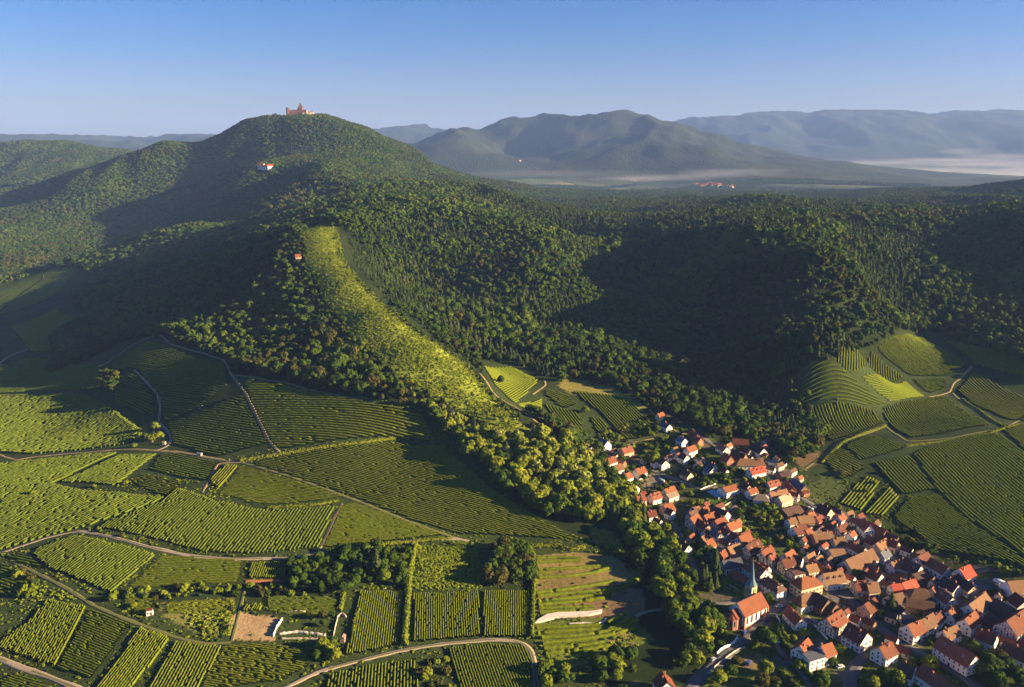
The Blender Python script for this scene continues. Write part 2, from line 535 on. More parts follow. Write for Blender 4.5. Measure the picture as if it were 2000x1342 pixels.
def attr_mat(name, bump=0.35):
    m, nt, b = new_mat(name)
    at = nt.nodes.new("ShaderNodeAttribute")
    at.attribute_name = "tint"
    geo = nt.nodes.new("ShaderNodeNewGeometry")
    t = noise(nt, 0.35, 5, 0.7, geo.outputs["Position"])
    r = ramp(nt, [(0.55, 0.55, 0.5), (1.0, 1.0, 1.0), (1.5, 1.4, 1.25)], [0.25, 0.5, 0.78])
    nt.links.new(t.outputs["Fac"], r.inputs[0])
    mx = nt.nodes.new("ShaderNodeMix"); mx.data_type = 'RGBA'; mx.blend_type = 'MULTIPLY'
    mx.inputs[0].default_value = 1.0
    nt.links.new(at.outputs["Color"], mx.inputs[6])
    nt.links.new(r.outputs[0], mx.inputs[7])
    nt.links.new(mx.outputs[2], b.inputs["Base Color"])
    b.inputs["Roughness"].default_value = 0.95
    b.inputs["Specular IOR Level"].default_value = 0.04
    t2 = noise(nt, 1.1, 3, 0.7, geo.outputs["Position"])
    bp = nt.nodes.new("ShaderNodeBump")
    bp.inputs["Strength"].default_value = 0.8
    bp.inputs["Distance"].default_value = bump
    nt.links.new(t2.outputs["Fac"], bp.inputs["Height"])
    nt.links.new(bp.outputs[0], b.inputs["Normal"])
    return m

M_GROUND = attr_mat("meadow_and_soil")

def hills_mat():
    m, nt, b = new_mat("far_woods")
    geo = nt.nodes.new("ShaderNodeNewGeometry")
    p = geo.outputs["Position"]
    tree = nt.nodes.new("ShaderNodeTexVoronoi")
    tree.inputs["Scale"].default_value = 1 / 17.0
    nt.links.new(p, tree.inputs["Vector"])
    big = noise(nt, 1 / 420.0, 4, 0.6, p)
    woods = ramp(nt, [(0.006, 0.012, 0.005), (0.014, 0.022, 0.008), (0.032, 0.036, 0.012)], [0.3, 0.5, 0.7])
    nt.links.new(big.outputs["Fac"], woods.inputs[0])
    # fields on the plain, in patches
    fld = nt.nodes.new("ShaderNodeTexVoronoi")
    fld.inputs["Scale"].default_value = 1 / 360.0
    nt.links.new(p, fld.inputs["Vector"])
    sepc = nt.nodes.new("ShaderNodeSeparateColor")
    nt.links.new(fld.outputs["Color"], sepc.inputs[0])
    fcol = ramp(nt, [(0.03, 0.045, 0.015), (0.10, 0.13, 0.035), (0.045, 0.06, 0.02), (0.26, 0.20, 0.10)], [0.2, 0.5, 0.75, 0.95])
    nt.links.new(sepc.outputs[0], fcol.inputs[0])
    sep = nt.nodes.new("ShaderNodeSeparateXYZ")
    nt.links.new(p, sep.inputs[0])
    pn = noise(nt, 1 / 900.0, 3, 0.6, p)
    ma = nt.nodes.new("ShaderNodeMath"); ma.operation = 'MULTIPLY_ADD'
    ma.inputs[1].default_value = -260.0
    nt.links.new(pn.outputs["Fac"], ma.inputs[0])
    nt.links.new(sep.outputs[2], ma.inputs[2])
    mr = nt.nodes.new("ShaderNodeMapRange")
    mr.inputs[1].default_value = -75.0
    mr.inputs[2].default_value = -125.0
    nt.links.new(ma.outputs[0], mr.inputs[0])
    mx = nt.nodes.new("ShaderNodeMix"); mx.data_type = 'RGBA'
    nt.links.new(mr.outputs[0], mx.inputs[0])
    nt.links.new(woods.outputs[0], mx.inputs[6])
    nt.links.new(fcol.outputs[0], mx.inputs[7])
    nt.links.new(mx.outputs[2], b.inputs["Base Color"])
    bp = nt.nodes.new("ShaderNodeBump")
    bp.invert = True
    bp.inputs["Strength"].default_value = 1.0
    bp.inputs["Distance"].default_value = 9.0
    nt.links.new(tree.outputs["Distance"], bp.inputs["Height"])
    nt.links.new(bp.outputs[0], b.inputs["Normal"])
    b.inputs["Roughness"].default_value = 1.0
    return m

def grid_part(name, j0, j1, mat, tint):
    X, Y, Z = GX[:, j0:j1], GY[:, j0:j1], GZ[:, j0:j1]
    n, m = X.shape
    V = np.stack([X, Y, Z], -1).reshape(-1, 3)
    i, j = np.meshgrid(np.arange(n - 1), np.arange(m - 1), indexing='ij')
    a = (i * m + j).ravel()
    F = np.stack([a, a + 1, a + m + 1, a + m], 1)
    me = mesh_np(name, V, F, [mat], smooth_shade=True)
    if tint:
        c = np.ones((len(V), 4), np.float32)
        c[:, :3] = ground_colour(X, Y, Z).reshape(-1, 3)
        at = me.color_attributes.new("tint", 'FLOAT_COLOR', 'POINT')
        at.data.foreach_set("color", c.ravel())
    o = link(name, me)
    return tag(o, kind="structure")

JS = int(np.searchsorted(RHO, math.log(5600)))
ground = grid_part("ground", 0, JS + 1, M_GROUND, True)
hills = grid_part("hills", JS, len(RHO), hills_mat(), False)

# ------------------------------------------------------------------ roads and vineyard tracks: ribbons laid on the land
M_ASPHALT = mat_noise("asphalt", [(0.075, 0.07, 0.07), (0.12, 0.11, 0.105), (0.10, 0.095, 0.09)], 0.25, bump=0.02)
M_TRACK = mat_noise("pale_gravel", [(0.17, 0.135, 0.10), (0.30, 0.24, 0.175), (0.22, 0.175, 0.12)], 0.4, bump=0.06)
M_EARTH = mat_noise("earth_track", [(0.20, 0.13, 0.06), (0.30, 0.21, 0.11), (0.12, 0.12, 0.04)], 0.35, bump=0.06)
M_GRASSTRACK = mat_noise("grass_track", [(0.075, 0.10, 0.022), (0.13, 0.125, 0.042), (0.09, 0.11, 0.026)], 0.3, bump=0.08)
M_PAVING = mat_noise("street_paving", [(0.12, 0.105, 0.095), (0.19, 0.16, 0.14), (0.15, 0.13, 0.115)], 0.4, bump=0.02)
M_STONE = mat_noise("pale_stone", [(0.20, 0.17, 0.13), (0.40, 0.34, 0.27), (0.28, 0.23, 0.18)], 0.8, bump=0.08)
M_DRYWALL = mat_noise("bleached_stone", [(0.42, 0.36, 0.31), (0.60, 0.53, 0.47)], 0.5, bump=0.05)

def resample(pts, step):
    pts = np.asarray(pts, float)
    seg = np.hypot(*np.diff(pts[:, :2], axis=0).T)
    s = np.concatenate([[0], np.cumsum(seg)])
    n = max(2, int(s[-1] / step) + 1)
    q = np.linspace(0, s[-1], n)
    return np.stack([np.interp(q, s, pts[:, 0]), np.interp(q, s, pts[:, 1])], 1)

def soften(p, k=3):
    for _ in range(k):
        p[1:-1] = 0.25 * p[:-2] + 0.5 * p[1:-1] + 0.25 * p[2:]
    return p

def line_on_land(s, step=2.5, k=4):
    g = ground_at(*zip(*P(s)))
    return soften(resample(g[:, :2], step), k)

TRACK_LINES = []   # world polylines that vines and trees keep clear of
def ribbon(name, s, width, mat, lift=0.10, kerb=False):
    if name == 'track': width *= 0.78
    p = line_on_land(s)
    TRACK_LINES.append((p, width / 2))
    d = np.gradient(p, axis=0)
    nrm = np.stack([-d[:, 1], d[:, 0]], 1) / np.maximum(np.hypot(d[:, 0], d[:, 1])[:, None], 1e-6)
    cols = [-0.5, -0.17, 0.17, 0.5]
    wob = 1 + 0.5 * (vnoise(np.arange(len(p)) / 2.3, np.zeros(len(p)), len(TRACK_LINES)) - 0.5) + 0.15 * (rng.random(len(p)) - 0.5)
    V = []
    for c in cols:
        q = p + nrm * (c * width * wob)[:, None]
        V.append(np.stack([q[:, 0], q[:, 1], H(q[:, 0], q[:, 1]) + lift + 0.06], 1))
    V = np.stack(V, 1)
    n, m = V.shape[:2]
    skirt = V.copy(); skirt[:, :, 2] -= 0.6
    A = np.concatenate([V.reshape(-1, 3), skirt[:, 0], skirt[:, -1]])
    i, j = np.meshgrid(np.arange(n - 1), np.arange(m - 1), indexing='ij')
    a = (i * m + j).ravel()
    F = [np.stack([a, a + m, a + m + 1, a + 1], 1)]
    k = np.arange(n - 1)
    F.append(np.stack([k * m, n * m + k, n * m + k + 1, (k + 1) * m], 1))
    F.append(np.stack([k * m + m - 1, (k + 1) * m + m - 1, n * m + n + k + 1, n * m + n + k], 1))
    mi = np.zeros(sum(map(len, F)), int)
    if name == 'track':      # grass grows between the wheel ruts
        mi[:len(F[0])] = np.where((j.ravel() == 1) & (vnoise(i.ravel() / 6.0, i.ravel() * 0.0, len(TRACK_LINES)) > 0.25), 1, 0)
    o = link(name, mesh_np(name, A, F, [mat, M_GRASSTRACK], mi))
    return tag(o, kind="structure")

for nm, s, w, m in [
    ("track", "-60 1100;0 1080;90 1050;150 1037;200 1045;280 1066;370 1086;450 1093;560 1090;640 1078;720 1066;820 1056;890 1051;915 1058", 4.2, M_TRACK),
    ("track", "-20 880;8 893;30 899;60 893;130 886;190 882;230 878;300 880;350 883;400 893;440 900;470 903", 4.2, M_EARTH),
    ("track", "470 903;520 917;560 929;680 972;800 1020;890 1051", 4.0, M_GRASSTRACK),
    ("track", "312 826;326 840;334 852;333 866;318 876;300 880", 3.4, M_TRACK),
    ("track", "165 722;205 712;238 688;285 660;332 672;400 690;437 703;452 732;480 770;500 810;525 862;545 883", 3.6, M_EARTH),
    ("track", "262 722;285 745;308 770;313 792;311 820;298 845;296 865", 3.4, M_EARTH),
    ("track", "452 732;520 742;562 748;600 760;700 780", 3.2, M_EARTH),
    ("track", "520 1360;560 1342;620 1312;700 1291;780 1271;860 1258;960 1249;1015 1252;1037 1268;1044 1300;1048 1350", 4.0, M_TRACK),
    ("track", "-30 1272;0 1287;40 1304;90 1320;150 1345;180 1360", 5.0, M_TRACK),
    ("track", "20 1095;75 1122;130 1150;180 1182;240 1208;300 1230;345 1246;400 1258;452 1254", 3.4, M_GRASSTRACK),
    ("track", "622 1076;640 1040;660 996;668 984", 2.6, M_EARTH),
    ("track", "395 962;425 905;470 903", 2.6, M_EARTH),
    ("track", "452 1253;462 1215;470 1185;478 1150", 2.6, M_GRASSTRACK),
    ("track", "1225 1215;1255 1196;1290 1190;1330 1186", 3.0, M_TRACK),
    ("track", "-30 640;0 610;40 577;85 545;84 536", 4.5, M_TRACK),
    ("track", "-20 725;0 708;20 694;90 668", 4.5, M_TRACK),
    ("track", "0 712;35 716;12 722", 3.5, M_TRACK),
    ("track", "1572 915;1605 893;1640 862;1690 848;1730 832;1770 862;1860 855;1960 838;2010 812", 3.4, M_GRASSTRACK),
    ("track", "1815 775;1855 765;1862 748;1880 735;1898 716", 3.4, M_EARTH),
    ("track", "1860 768;1900 798;1950 832;1972 838", 4.0, M_GRASSTRACK),
    ("track", "938 730;965 770;1000 792;1060 835", 3.0, M_EARTH),
    ("track", "1062 742;1066 752;1040 770", 3.0, M_EARTH),
    ("track", "1218 872;1245 862;1290 853;1350 846", 2.8, M_EARTH),
    ("track", "1268 800;1282 815;1310 835;1345 862", 3.0, M_EARTH),
    ("road", "1330 1360;1348 1342;1385 1306;1440 1262;1475 1226;1505 1196;1545 1173;1575 1158;1600 1150", 7.0, M_ASPHALT),
    ("street", "1600 1150;1640 1160;1680 1190;1725 1230;1770 1262;1830 1290;1880 1320;1920 1350", 6.5, M_ASPHALT),
    ("street", "1505 1238;1528 1275;1560 1305;1590 1350", 4.0, M_PAVING),
    ("street", "1655 1360;1662 1318;1672 1296;1692 1280;1660 1262;1630 1243;1598 1226;1570 1205", 6.0, M_ASPHALT),
    ("street", "1392 1072;1430 1085;1470 1092;1510 1112;1545 1133;1575 1152", 5.5, M_PAVING),
    ("street", "1345 835;1390 868;1440 898;1490 925;1540 957;1600 995;1650 1030;1700 1060;1760 1100;1830 1130;1885 1140;1960 1158", 5.0, M_ASPHALT),
    ("street", "1290 985;1325 1040;1350 1090;1362 1120", 3.6, M_ASPHALT),
    ("street", "1320 1188;1370 1178;1410 1180;1450 1172;1480 1190", 3.8, M_PAVING),
    ("street", "1770 1262;1800 1225;1830 1200;1870 1180", 5.0, M_ASPHALT),
    ("street", "1470 990;1440 985;1420 1000;1412 1030", 3.6, M_PAVING),
    ("street", "1240 905;1290 925;1330 940;1372 958;1400 950", 3.2, M_PAVING),
]:
    ribbon(nm, s, w, m)

def keep_clear(X, Y, pad=0.6):
    """True where a point stands clear of every road and track"""
    ok = np.ones(X.shape, bool)
    for p, hw in TRACK_LINES:
        lo, hi = p.min(0) - 6, p.max(0) + 6
        idx = np.where((X > lo[0]) & (X < hi[0]) & (Y > lo[1]) & (Y < hi[1]))[0]
        if len(idx):
            for c in range(0, len(idx), 20000):
                ii = idx[c:c + 20000]
                d2 = ((X[ii, None] - p[None, :, 0]) ** 2 + (Y[ii, None] - p[None, :, 1]) ** 2).min(1)
                ok[ii] &= d2 > (hw + pad + 1.0) ** 2
    return ok

# ------------------------------------------------------------------ vineyards: real rows
M_VINES = []
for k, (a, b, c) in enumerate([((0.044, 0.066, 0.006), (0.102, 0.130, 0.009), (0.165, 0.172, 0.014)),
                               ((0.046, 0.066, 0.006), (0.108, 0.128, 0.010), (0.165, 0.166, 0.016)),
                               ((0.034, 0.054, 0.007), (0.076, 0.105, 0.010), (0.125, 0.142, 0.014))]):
    M_VINES.append(mat_noise("vine_leaves_%s" % ("green", "golden", "deep_shade")[k], [a, b, c], 0.9, [0.28, 0.5, 0.74], detail=5, spec=0.03))  # deep leaf colour has the shade of dim plots painted in

PARCELS = [  # outline, two pixels along a row, spacing m, shade 0-2, gaps, name
    ("55 1078;150 1044;308 1082;215 1160;95 1112", "215 1160;310 1080", 2.3, 2, .03, "four-sided vineyard under the bend of the pale track"),
    ("8 1085;50 1080;88 1112;40 1100", "10 1088;45 1096", 2.4, 0, .05, "narrow vineyard wedge by the left track"),
    ("316 1086;478 1098;470 1140;250 1150", "300 1112;470 1118", 3.0, 0, .02, "vineyard with level rows by the four-sided one"),
    ("493 1097;562 1097;552 1131;483 1131", "497 1130;511 1096", 2.3, 0, .02, "small vineyard above the reddish earth bank"),
    ("58 1212;95 1170;168 1182;107 1303;50 1285;0 1268;0 1250", "107 1303;170 1182", 2.3, 0, .10, "patchy vineyard left of the four strips"),
    ("175 1192;262 1216;182 1328;112 1306", "150 1288;208 1312", 2.6, 0, .05, "vineyard strip with cross rows"),
    ("278 1222;337 1239;255 1350;185 1350", "190 1340;280 1222", 2.4, 0, .02, "vineyard strip with diagonal rows"),
    ("345 1249;435 1260;387 1350;290 1350", "300 1342;352 1249", 2.7, 0, .02, "vineyard strip with the widest rows"),
    ("440 1262;520 1258;600 1270;612 1300;560 1330;400 1350;396 1330", "440 1268;600 1292", 2.6, 1, .10, "weedy vineyard below the stone terraces"),
    ("0 1097;52 1128;58 1160;0 1168", "0 1120;50 1136", 2.4, 0, .06, "vineyard at the left edge under the track"),
    ("30 1318;60 1325;115 1350;0 1350;0 1330", "40 1328;105 1348", 2.4, 0, .04, "vineyard in the bottom left corner"),
    ("240 1168;305 1172;300 1205;250 1195", "245 1175;300 1180", 2.2, 0, .08, "small vineyard beside the white hut"),
    ("320 1180;455 1170;448 1200;330 1200", "320 1185;450 1182", 2.6, 1, .25, "thin vineyard by the dry grass plot"),
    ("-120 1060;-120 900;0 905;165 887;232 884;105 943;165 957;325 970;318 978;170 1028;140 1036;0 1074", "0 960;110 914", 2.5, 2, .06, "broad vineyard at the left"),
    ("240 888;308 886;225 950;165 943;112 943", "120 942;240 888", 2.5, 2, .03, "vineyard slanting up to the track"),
    ("316 888;345 888;435 906;403 942;292 918", "300 910;410 936", 2.6, 0, .02, "half-shaded vineyard under the track"),
    ("252 942;283 924;356 946;325 972", "260 942;340 958", 2.6, 1, .10, "small dotted vineyard plot"),
    ("407 940;440 907;465 909;427 955", "415 948;450 908", 2.4, 1, .02, "narrow vineyard strip by the orange path"),
    ("428 966;470 910;676 972;640 978;520 988", "430 960;650 975", 2.4, 0, .02, "wedge vineyard above the long bank"),
    ("182 1030;322 976;352 952;425 978;510 995;655 988;622 1070;500 1084;400 1080;275 1048", "430 1075;500 990", 2.4, 2, .06, "large vineyard with steep diagonal rows"),
    ("668 988;690 982;872 1046;780 1056;630 1072", "640 1018;800 1036", 2.3, 0, .02, "triangular vineyard below the grass track"),
    ("482 903;770 866;862 868;960 952;1130 1052;900 1044;800 1014;690 970", "800 900;1000 935", 2.5, 1, .03, "great golden vineyard below the wood"),
    ("475 742;560 754;700 783;828 810;855 858;770 854;548 880;528 860;502 805", "560 800;780 818", 3.4, 1, .02, "upper vineyard with widely spaced rows"),
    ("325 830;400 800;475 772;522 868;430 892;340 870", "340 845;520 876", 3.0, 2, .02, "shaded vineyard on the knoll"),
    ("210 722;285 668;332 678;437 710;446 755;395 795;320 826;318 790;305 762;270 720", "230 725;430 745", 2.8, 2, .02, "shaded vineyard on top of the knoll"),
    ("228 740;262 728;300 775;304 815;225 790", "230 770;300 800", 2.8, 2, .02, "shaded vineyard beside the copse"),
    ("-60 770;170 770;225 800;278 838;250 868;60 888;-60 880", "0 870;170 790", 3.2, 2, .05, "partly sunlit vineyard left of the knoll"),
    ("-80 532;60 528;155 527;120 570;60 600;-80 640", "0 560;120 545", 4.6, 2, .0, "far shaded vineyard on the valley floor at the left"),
    ("20 640;110 606;190 632;120 686;60 690", "40 660;150 625", 4.2, 0, .0, "shaded vineyard beside the far pale track"),
    ("-60 730;60 700;120 705;190 712;215 760;-60 765", "0 745;150 715", 3.8, 2, .02, "shaded vineyard below the far belt of trees"),
    ("704 1153;788 1154;778 1260;675 1283", "685 1280;708 1153", 2.15, 0, .01, "square vineyard left of the tall hedge"),
    ("808 1158;934 1154;937 1244;807 1256", "870 1255;868 1156", 2.15, 0, .05, "square vineyard right of the tall hedge"),
    ("946 1153;1034 1153;1034 1246;943 1246", "985 1246;987 1154", 2.15, 0, .01, "square vineyard below the dark copse"),
    ("872 1266;960 1256;1030 1262;1038 1300;1042 1350;898 1350", "960 1342;932 1262", 2.4, 0, .02, "vineyard inside the bend of the bottom track"),
    ("640 1315;720 1298;812 1286;818 1350;640 1350", "650 1345;656 1305", 2.7, 0, .15, "ragged vineyard below the bottom track"),
    ("520 1167;664 1168;660 1204;560 1200;522 1192", "520 1180;660 1184", 2.3, 2, .08, "vineyard behind the terraces"),
    ("486 1178;515 1176;512 1194;475 1195", "490 1194;502 1176", 2.3, 0, .08, "tiny vineyard above the bare plot"),
    ("944 715;1000 715;1052 742;1005 788;965 752", "1005 786;1057 748", 2.3, 0, .01, "sunny vineyard under the spruces"),
    ("1008 790;1060 776;1058 812;1040 808", "1010 788;1058 772", 2.3, 0, .02, "bright vineyard wedge beside the grass track"),
    ("1066 762;1108 772;1128 792;1100 800;1066 772", "1066 766;1122 790", 3.0, 0, .01, "little vineyard with wide rows in the valley"),
    ("1062 790;1130 806;1142 858;1090 825", "1080 796;1118 845", 2.6, 0, .01, "valley vineyard with steep rows"),
    ("1118 765;1170 770;1228 778;1288 850;1222 862;1172 806", "1132 770;1216 860", 2.4, 0, .01, "large valley vineyard above the houses"),
    ("1152 814;1174 820;1212 866;1172 856", "1160 816;1200 862", 2.4, 0, .03, "valley vineyard next to the slate-roofed house"),
    ("1242 866;1290 858;1338 876;1272 882", "1250 864;1330 874", 2.4, 2, .05, "small vineyard among the upper houses"),
    ("1628 706;1702 684;1766 734;1664 732", "1700 732;1690 690", 2.3, 1, .01, "pale vineyard on the right-hand slope"),
    ("1714 680;1764 654;1800 657;1890 713;1858 734;1784 736", "1750 672;1840 732", 2.1, 0, .01, "bright vineyard at the top of the right slope"),
    ("1832 657;2060 730;2060 760;1996 738;1906 712", "1850 670;1960 722", 2.4, 0, .01, "shaded vineyard under the right-hand wood"),
    ("1567 712;1622 707;1662 734;1735 790;1680 796;1560 790", "1560 762;1730 776", 2.8, 2, .01, "level-rowed vineyard beside the wood edge"),
    ("1684 738;1770 742;1806 774;1745 788", "1690 742;1790 770", 2.1, 0, .01, "dense vineyard in the middle of the right slope"),
    ("1784 741;1852 738;1848 758;1815 770", "1790 744;1840 760", 2.1, 0, .01, "small vineyard below the bright one"),
    ("1868 764;1900 728;2060 800;2060 830;1976 822", "1872 764;1980 818", 3.0, 1, .01, "vineyard with bold rows at the right edge"),
    ("1578 798;1704 802;1728 828;1626 862;1605 840", "1600 802;1640 856", 2.6, 0, .03, "dotted vineyard below the level rows"),
    ("1724 798;1846 772;1936 832;1780 856;1735 825", "1742 802;1800 852", 2.4, 0, .04, "vineyard above the cross track"),
    ("1652 872;1698 852;1775 876;1682 902", "1656 874;1692 900", 2.5, 0, .02, "vineyard below the cross track"),
    ("1608 896;1645 874;1692 918;1642 942", "1612 898;1672 930", 2.9, 1, .02, "vineyard round the lone bush"),
    ("1642 984;1690 928;1722 940;1682 998", "1652 990;1702 930", 2.5, 0, .04, "vineyard strip above the village roofs"),
    ("1690 1004;1735 948;1758 970;1722 1008", "1700 1006;1747 955", 2.5, 0, .01, "short vineyard by the hedge"),
    ("1708 906;1775 890;1828 958;1766 968", "1716 906;1772 966", 2.4, 0, .03, "vineyard in the middle of the right field"),
    ("1782 886;1850 862;1945 846;2000 882;2060 940;2060 1140;1900 1020;1835 962", "1790 886;1980 1060", 2.5, 0, .05, "great vineyard of the right field"),
    ("1744 1010;1772 976;1830 964;1900 1024;2030 1120;1960 1096;1840 1078", "1750 1005;1900 1092", 2.4, 0, .04, "vineyard behind the village barns"),
    ("1960 842;2060 812;2060 905;2002 880", "1965 846;2040 900", 2.5, 1, .02, "vineyard corner at the right edge"),
]

def polyline_rows(pts, h, w, seg, mat_i, gaps):
    """one row of vines: a ragged leafy hedge; returns verts, quads"""
    p = resample(pts, seg)
    n = len(p)
    d = np.gradient(p, axis=0)
    nr = np.stack([-d[:, 1], d[:, 0]], 1) / np.maximum(np.hypot(d[:, 0], d[:, 1])[:, None], 1e-6)
    z = H(p[:, 0], p[:, 1])
    hh = h * (0.90 + 0.2 * rng.random(n))
    ww = w * (0.86 + 0.28 * rng.random(n))
    off = (rng.random(n) - 0.5) * 0.09
    if gaps:
        g = rng.random(n) < gaps
        hh[g] *= 0.25; ww[g] *= 0.3
    prof = [(-0.5, 0.0), (-0.64, 0.68), (-0.36, 1.0), (0.36, 1.02), (0.64, 0.68), (0.5, 0.0)]
    V = np.empty((n, 6, 3))
    for k, (a, b) in enumerate(prof):
        jx = off + a * ww + (rng.random(n) - 0.5) * 0.12
        V[:, k, 0] = p[:, 0] + nr[:, 0] * jx
        V[:, k, 1] = p[:, 1] + nr[:, 1] * jx
        V[:, k, 2] = z - 0.05 + b * hh * (1 + 0.2 * (rng.random(n) - 0.5) * (b > 0.1))
    i, j = np.meshgrid(np.arange(n - 1), np.arange(5), indexing='ij')
    a = (i * 6 + j).ravel()
    F = np.stack([a, a + 1, a + 7, a + 6], 1)
    return V.reshape(-1, 3), F

VINE_POLYS = []
def vine_rows():
    singles, mass = [], {0: ([], [], 0), 1: ([], [], 0), 2: ([], [], 0)}
    cand = []
    for outline, dr, sp, shade, gaps, name in PARCELS:
        poly = ground_at(*zip(*P(outline)))[:, :2]
        VINE_POLYS.append(poly)
        dd = ground_at(*zip(*P(dr)))[:, :2]
        t = dd[1] - dd[0]
        t /= np.hypot(*t)
        nv = np.array([-t[1], t[0]])
        c = poly.mean(0)
        L = np.stack([(poly - c) @ t, (poly - c) @ nv], 1)
        lo, hi = L[:, 1].min(), L[:, 1].max()
        sp *= 0.64 if np.hypot(*c) < 560 else 1.0 if np.hypot(*c) < 700 else 1.2
        curve = (rng.random() - 0.5) * 0.0006
        for q in np.arange(lo + sp * 0.5, hi, sp):
            xs = []
            for k in range(len(L)):
                a, b = L[k - 1], L[k]
                if (a[1] > q) != (b[1] > q):
                    xs.append(a[0] + (q - a[1]) / (b[1] - a[1]) * (b[0] - a[0]))
            xs.sort()
            for a, b in zip(xs[0::2], xs[1::2]):
                a += rng.random() * 1.5; b -= rng.random() * 1.5
                if b - a < 6: continue
                s = np.linspace(a, b, max(2, int((b - a) / 8)))
                qq = q + curve * (s - (a + b) / 2) ** 2
                pts = c + s[:, None] * t + qq[:, None] * nv
                dist = np.hypot(*pts.mean(0))
                cand.append((dist, pts, shade, gaps, name, b - a, sp))
    # keep rows off the tracks by cutting them there
    order = sorted(range(len(cand)), key=lambda k: cand[k][0] - 0.4 * min(cand[k][5], 120))
    top = set(order[:279])
    rank = {}
    for name in {c[4] for c in cand}:
        ks = [k for k in range(len(cand)) if cand[k][4] == name]
        qs = np.array([cand[k][1].mean(0) for k in ks])
        u, v = to_px(qs[:, 0], qs[:, 1], H(qs[:, 0], qs[:, 1]))
        if np.ptp(u) > np.ptp(v):
            od, side = np.argsort(u), "from the left in"
        else:
            od, side = np.argsort(-v), "from the bottom in"
        for n_, o_ in enumerate(od):
            rank[ks[o_]] = "%s vine row %s the %s" % (ordinal(n_ + 1), side, name)
    for k, (dist, pts, shade, gaps, name, ln, rsp) in enumerate(cand):
        f = resample(pts, 1.2)
        ok = keep_clear(f[:, 0], f[:, 1], -0.6)
        runs, st = [], None
        for i, g in enumerate(ok):
            if g and st is None: st = i
            if (not g or i == len(ok) - 1) and st is not None:
                if i - st > 4: runs.append(f[st:i])
                st = None
        seg = 1.15 if dist < 560 else 1.7 if dist < 800 else 2.6
        for ri, rp in enumerate(runs):
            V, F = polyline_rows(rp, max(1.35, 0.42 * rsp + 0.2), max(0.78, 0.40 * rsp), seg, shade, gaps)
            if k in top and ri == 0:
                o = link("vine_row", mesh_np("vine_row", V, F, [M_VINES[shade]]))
                tag(o, rank[k], "vine row", "vine rows of the " + name)
            else:
                vs, fs, n = mass[shade]
                vs.append(V); fs.append(F + n)
                mass[shade] = (vs, fs, n + len(V))
    V, F, mi, n = [], [], [], 0
    for sh in range(3):
        vs, fs, m = mass[sh]
        if vs:
            V += vs
            ff = np.concatenate(fs)
            F.append(ff + n); mi.append(np.full(len(ff), sh)); n += m
    o = link("vineyard_rows", mesh_np("vineyard_rows", np.concatenate(V), np.concatenate(F), M_VINES, np.concatenate(mi)))
    tag(o, "rows of green and golden vines covering the farther slopes", "vineyard", kind="stuff")
    print("vine rows", len(cand), "faces in the mass", sum(map(len, F)))
vine_rows()

# curved terrace rows on the dry slope left of the wooded belt
for _k, (s, w) in enumerate(sorted([("1048 1092;1090 1090;1135 1093", 2.2), ("1048 1100;1090 1098;1135 1096", 1.6), ("1052 1114;1110 1112;1180 1106;1188 1108", 2.0),
             ("1048 1130;1110 1127;1160 1120;1192 1110", 2.0), ("1050 1122;1075 1121", 1.6), ("1048 1159;1100 1153;1160 1144;1200 1136", 2.4),
             ("1050 1166;1100 1161;1160 1156;1200 1152", 2.0), ("1052 1175;1110 1170;1180 1160;1200 1156", 2.2), ("1052 1183;1120 1177;1180 1170", 2.2),
             ("1052 1190;1110 1188;1160 1187", 2.0), ("1054 1198;1120 1195;1160 1192", 2.0), ("1206 1155;1235 1140;1250 1128", 2.0),
             ("1048 1228;1100 1226;1170 1222", 2.0), ("1050 1238;1110 1234;1165 1230", 2.2), ("1058 1247;1120 1244;1180 1236;1225 1226", 2.4),
             ("1060 1258;1120 1252;1190 1242;1240 1228", 2.2), ("1062 1268;1120 1264;1180 1256", 2.2), ("1186 1218;1220 1202", 2.0),
             ("1188 1232;1240 1206", 2.0), ("1195 1238;1246 1212", 2.0), ("1066 1278;1130 1272;1190 1262", 2.4)], key=lambda q: sum(b for a, b in P(q[0])) / len(P(q[0])))):
    V, F = polyline_rows(line_on_land(s, 2.0, 2), 1.7, w, 1.1, 0, 0.03)
    o = link("vine_row", mesh_np("vine_row", V, F, [M_VINES[0]]))
    tag(o, ordinal(_k + 1) + " curved vine row from the top of the dry terraces", "vine row", "curved vine rows on the dry terraces")
# ------------------------------------------------------------------ trees: crowns of many leaf clumps on a trunk with limbs
M_BARK = mat_noise("bark", [(0.045, 0.032, 0.022), (0.10, 0.075, 0.05)], 1.5, coord="Object")
M_LEAF = mat_leaf("leaves_green", (0.018, 0.038, 0.005), (0.044, 0.078, 0.009), (0.095, 0.125, 0.013))
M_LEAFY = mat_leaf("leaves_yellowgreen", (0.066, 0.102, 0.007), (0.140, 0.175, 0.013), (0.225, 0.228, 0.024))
M_LEAFM = mat_leaf("leaves_midgreen", (0.030, 0.054, 0.006), (0.066, 0.100, 0.010), (0.120, 0.148, 0.015))
M_LEAFB = mat_leaf("leaves_bronze", (0.034, 0.040, 0.008), (0.066, 0.066, 0.014), (0.110, 0.095, 0.022))
M_NEEDLE = mat_leaf("needles", (0.020, 0.038, 0.012), (0.044, 0.064, 0.017), (0.082, 0.094, 0.024), transl=0.08)
M_BLOOM = mat_noise("cream_blossom", [(0.19, 0.225, 0.035), (0.29, 0.30, 0.075)], 0.8)
M_SCRUB = mat_leaf("scrub_leaves", (0.115, 0.165, 0.010), (0.205, 0.255, 0.016), (0.30, 0.325, 0.034), 0.03)

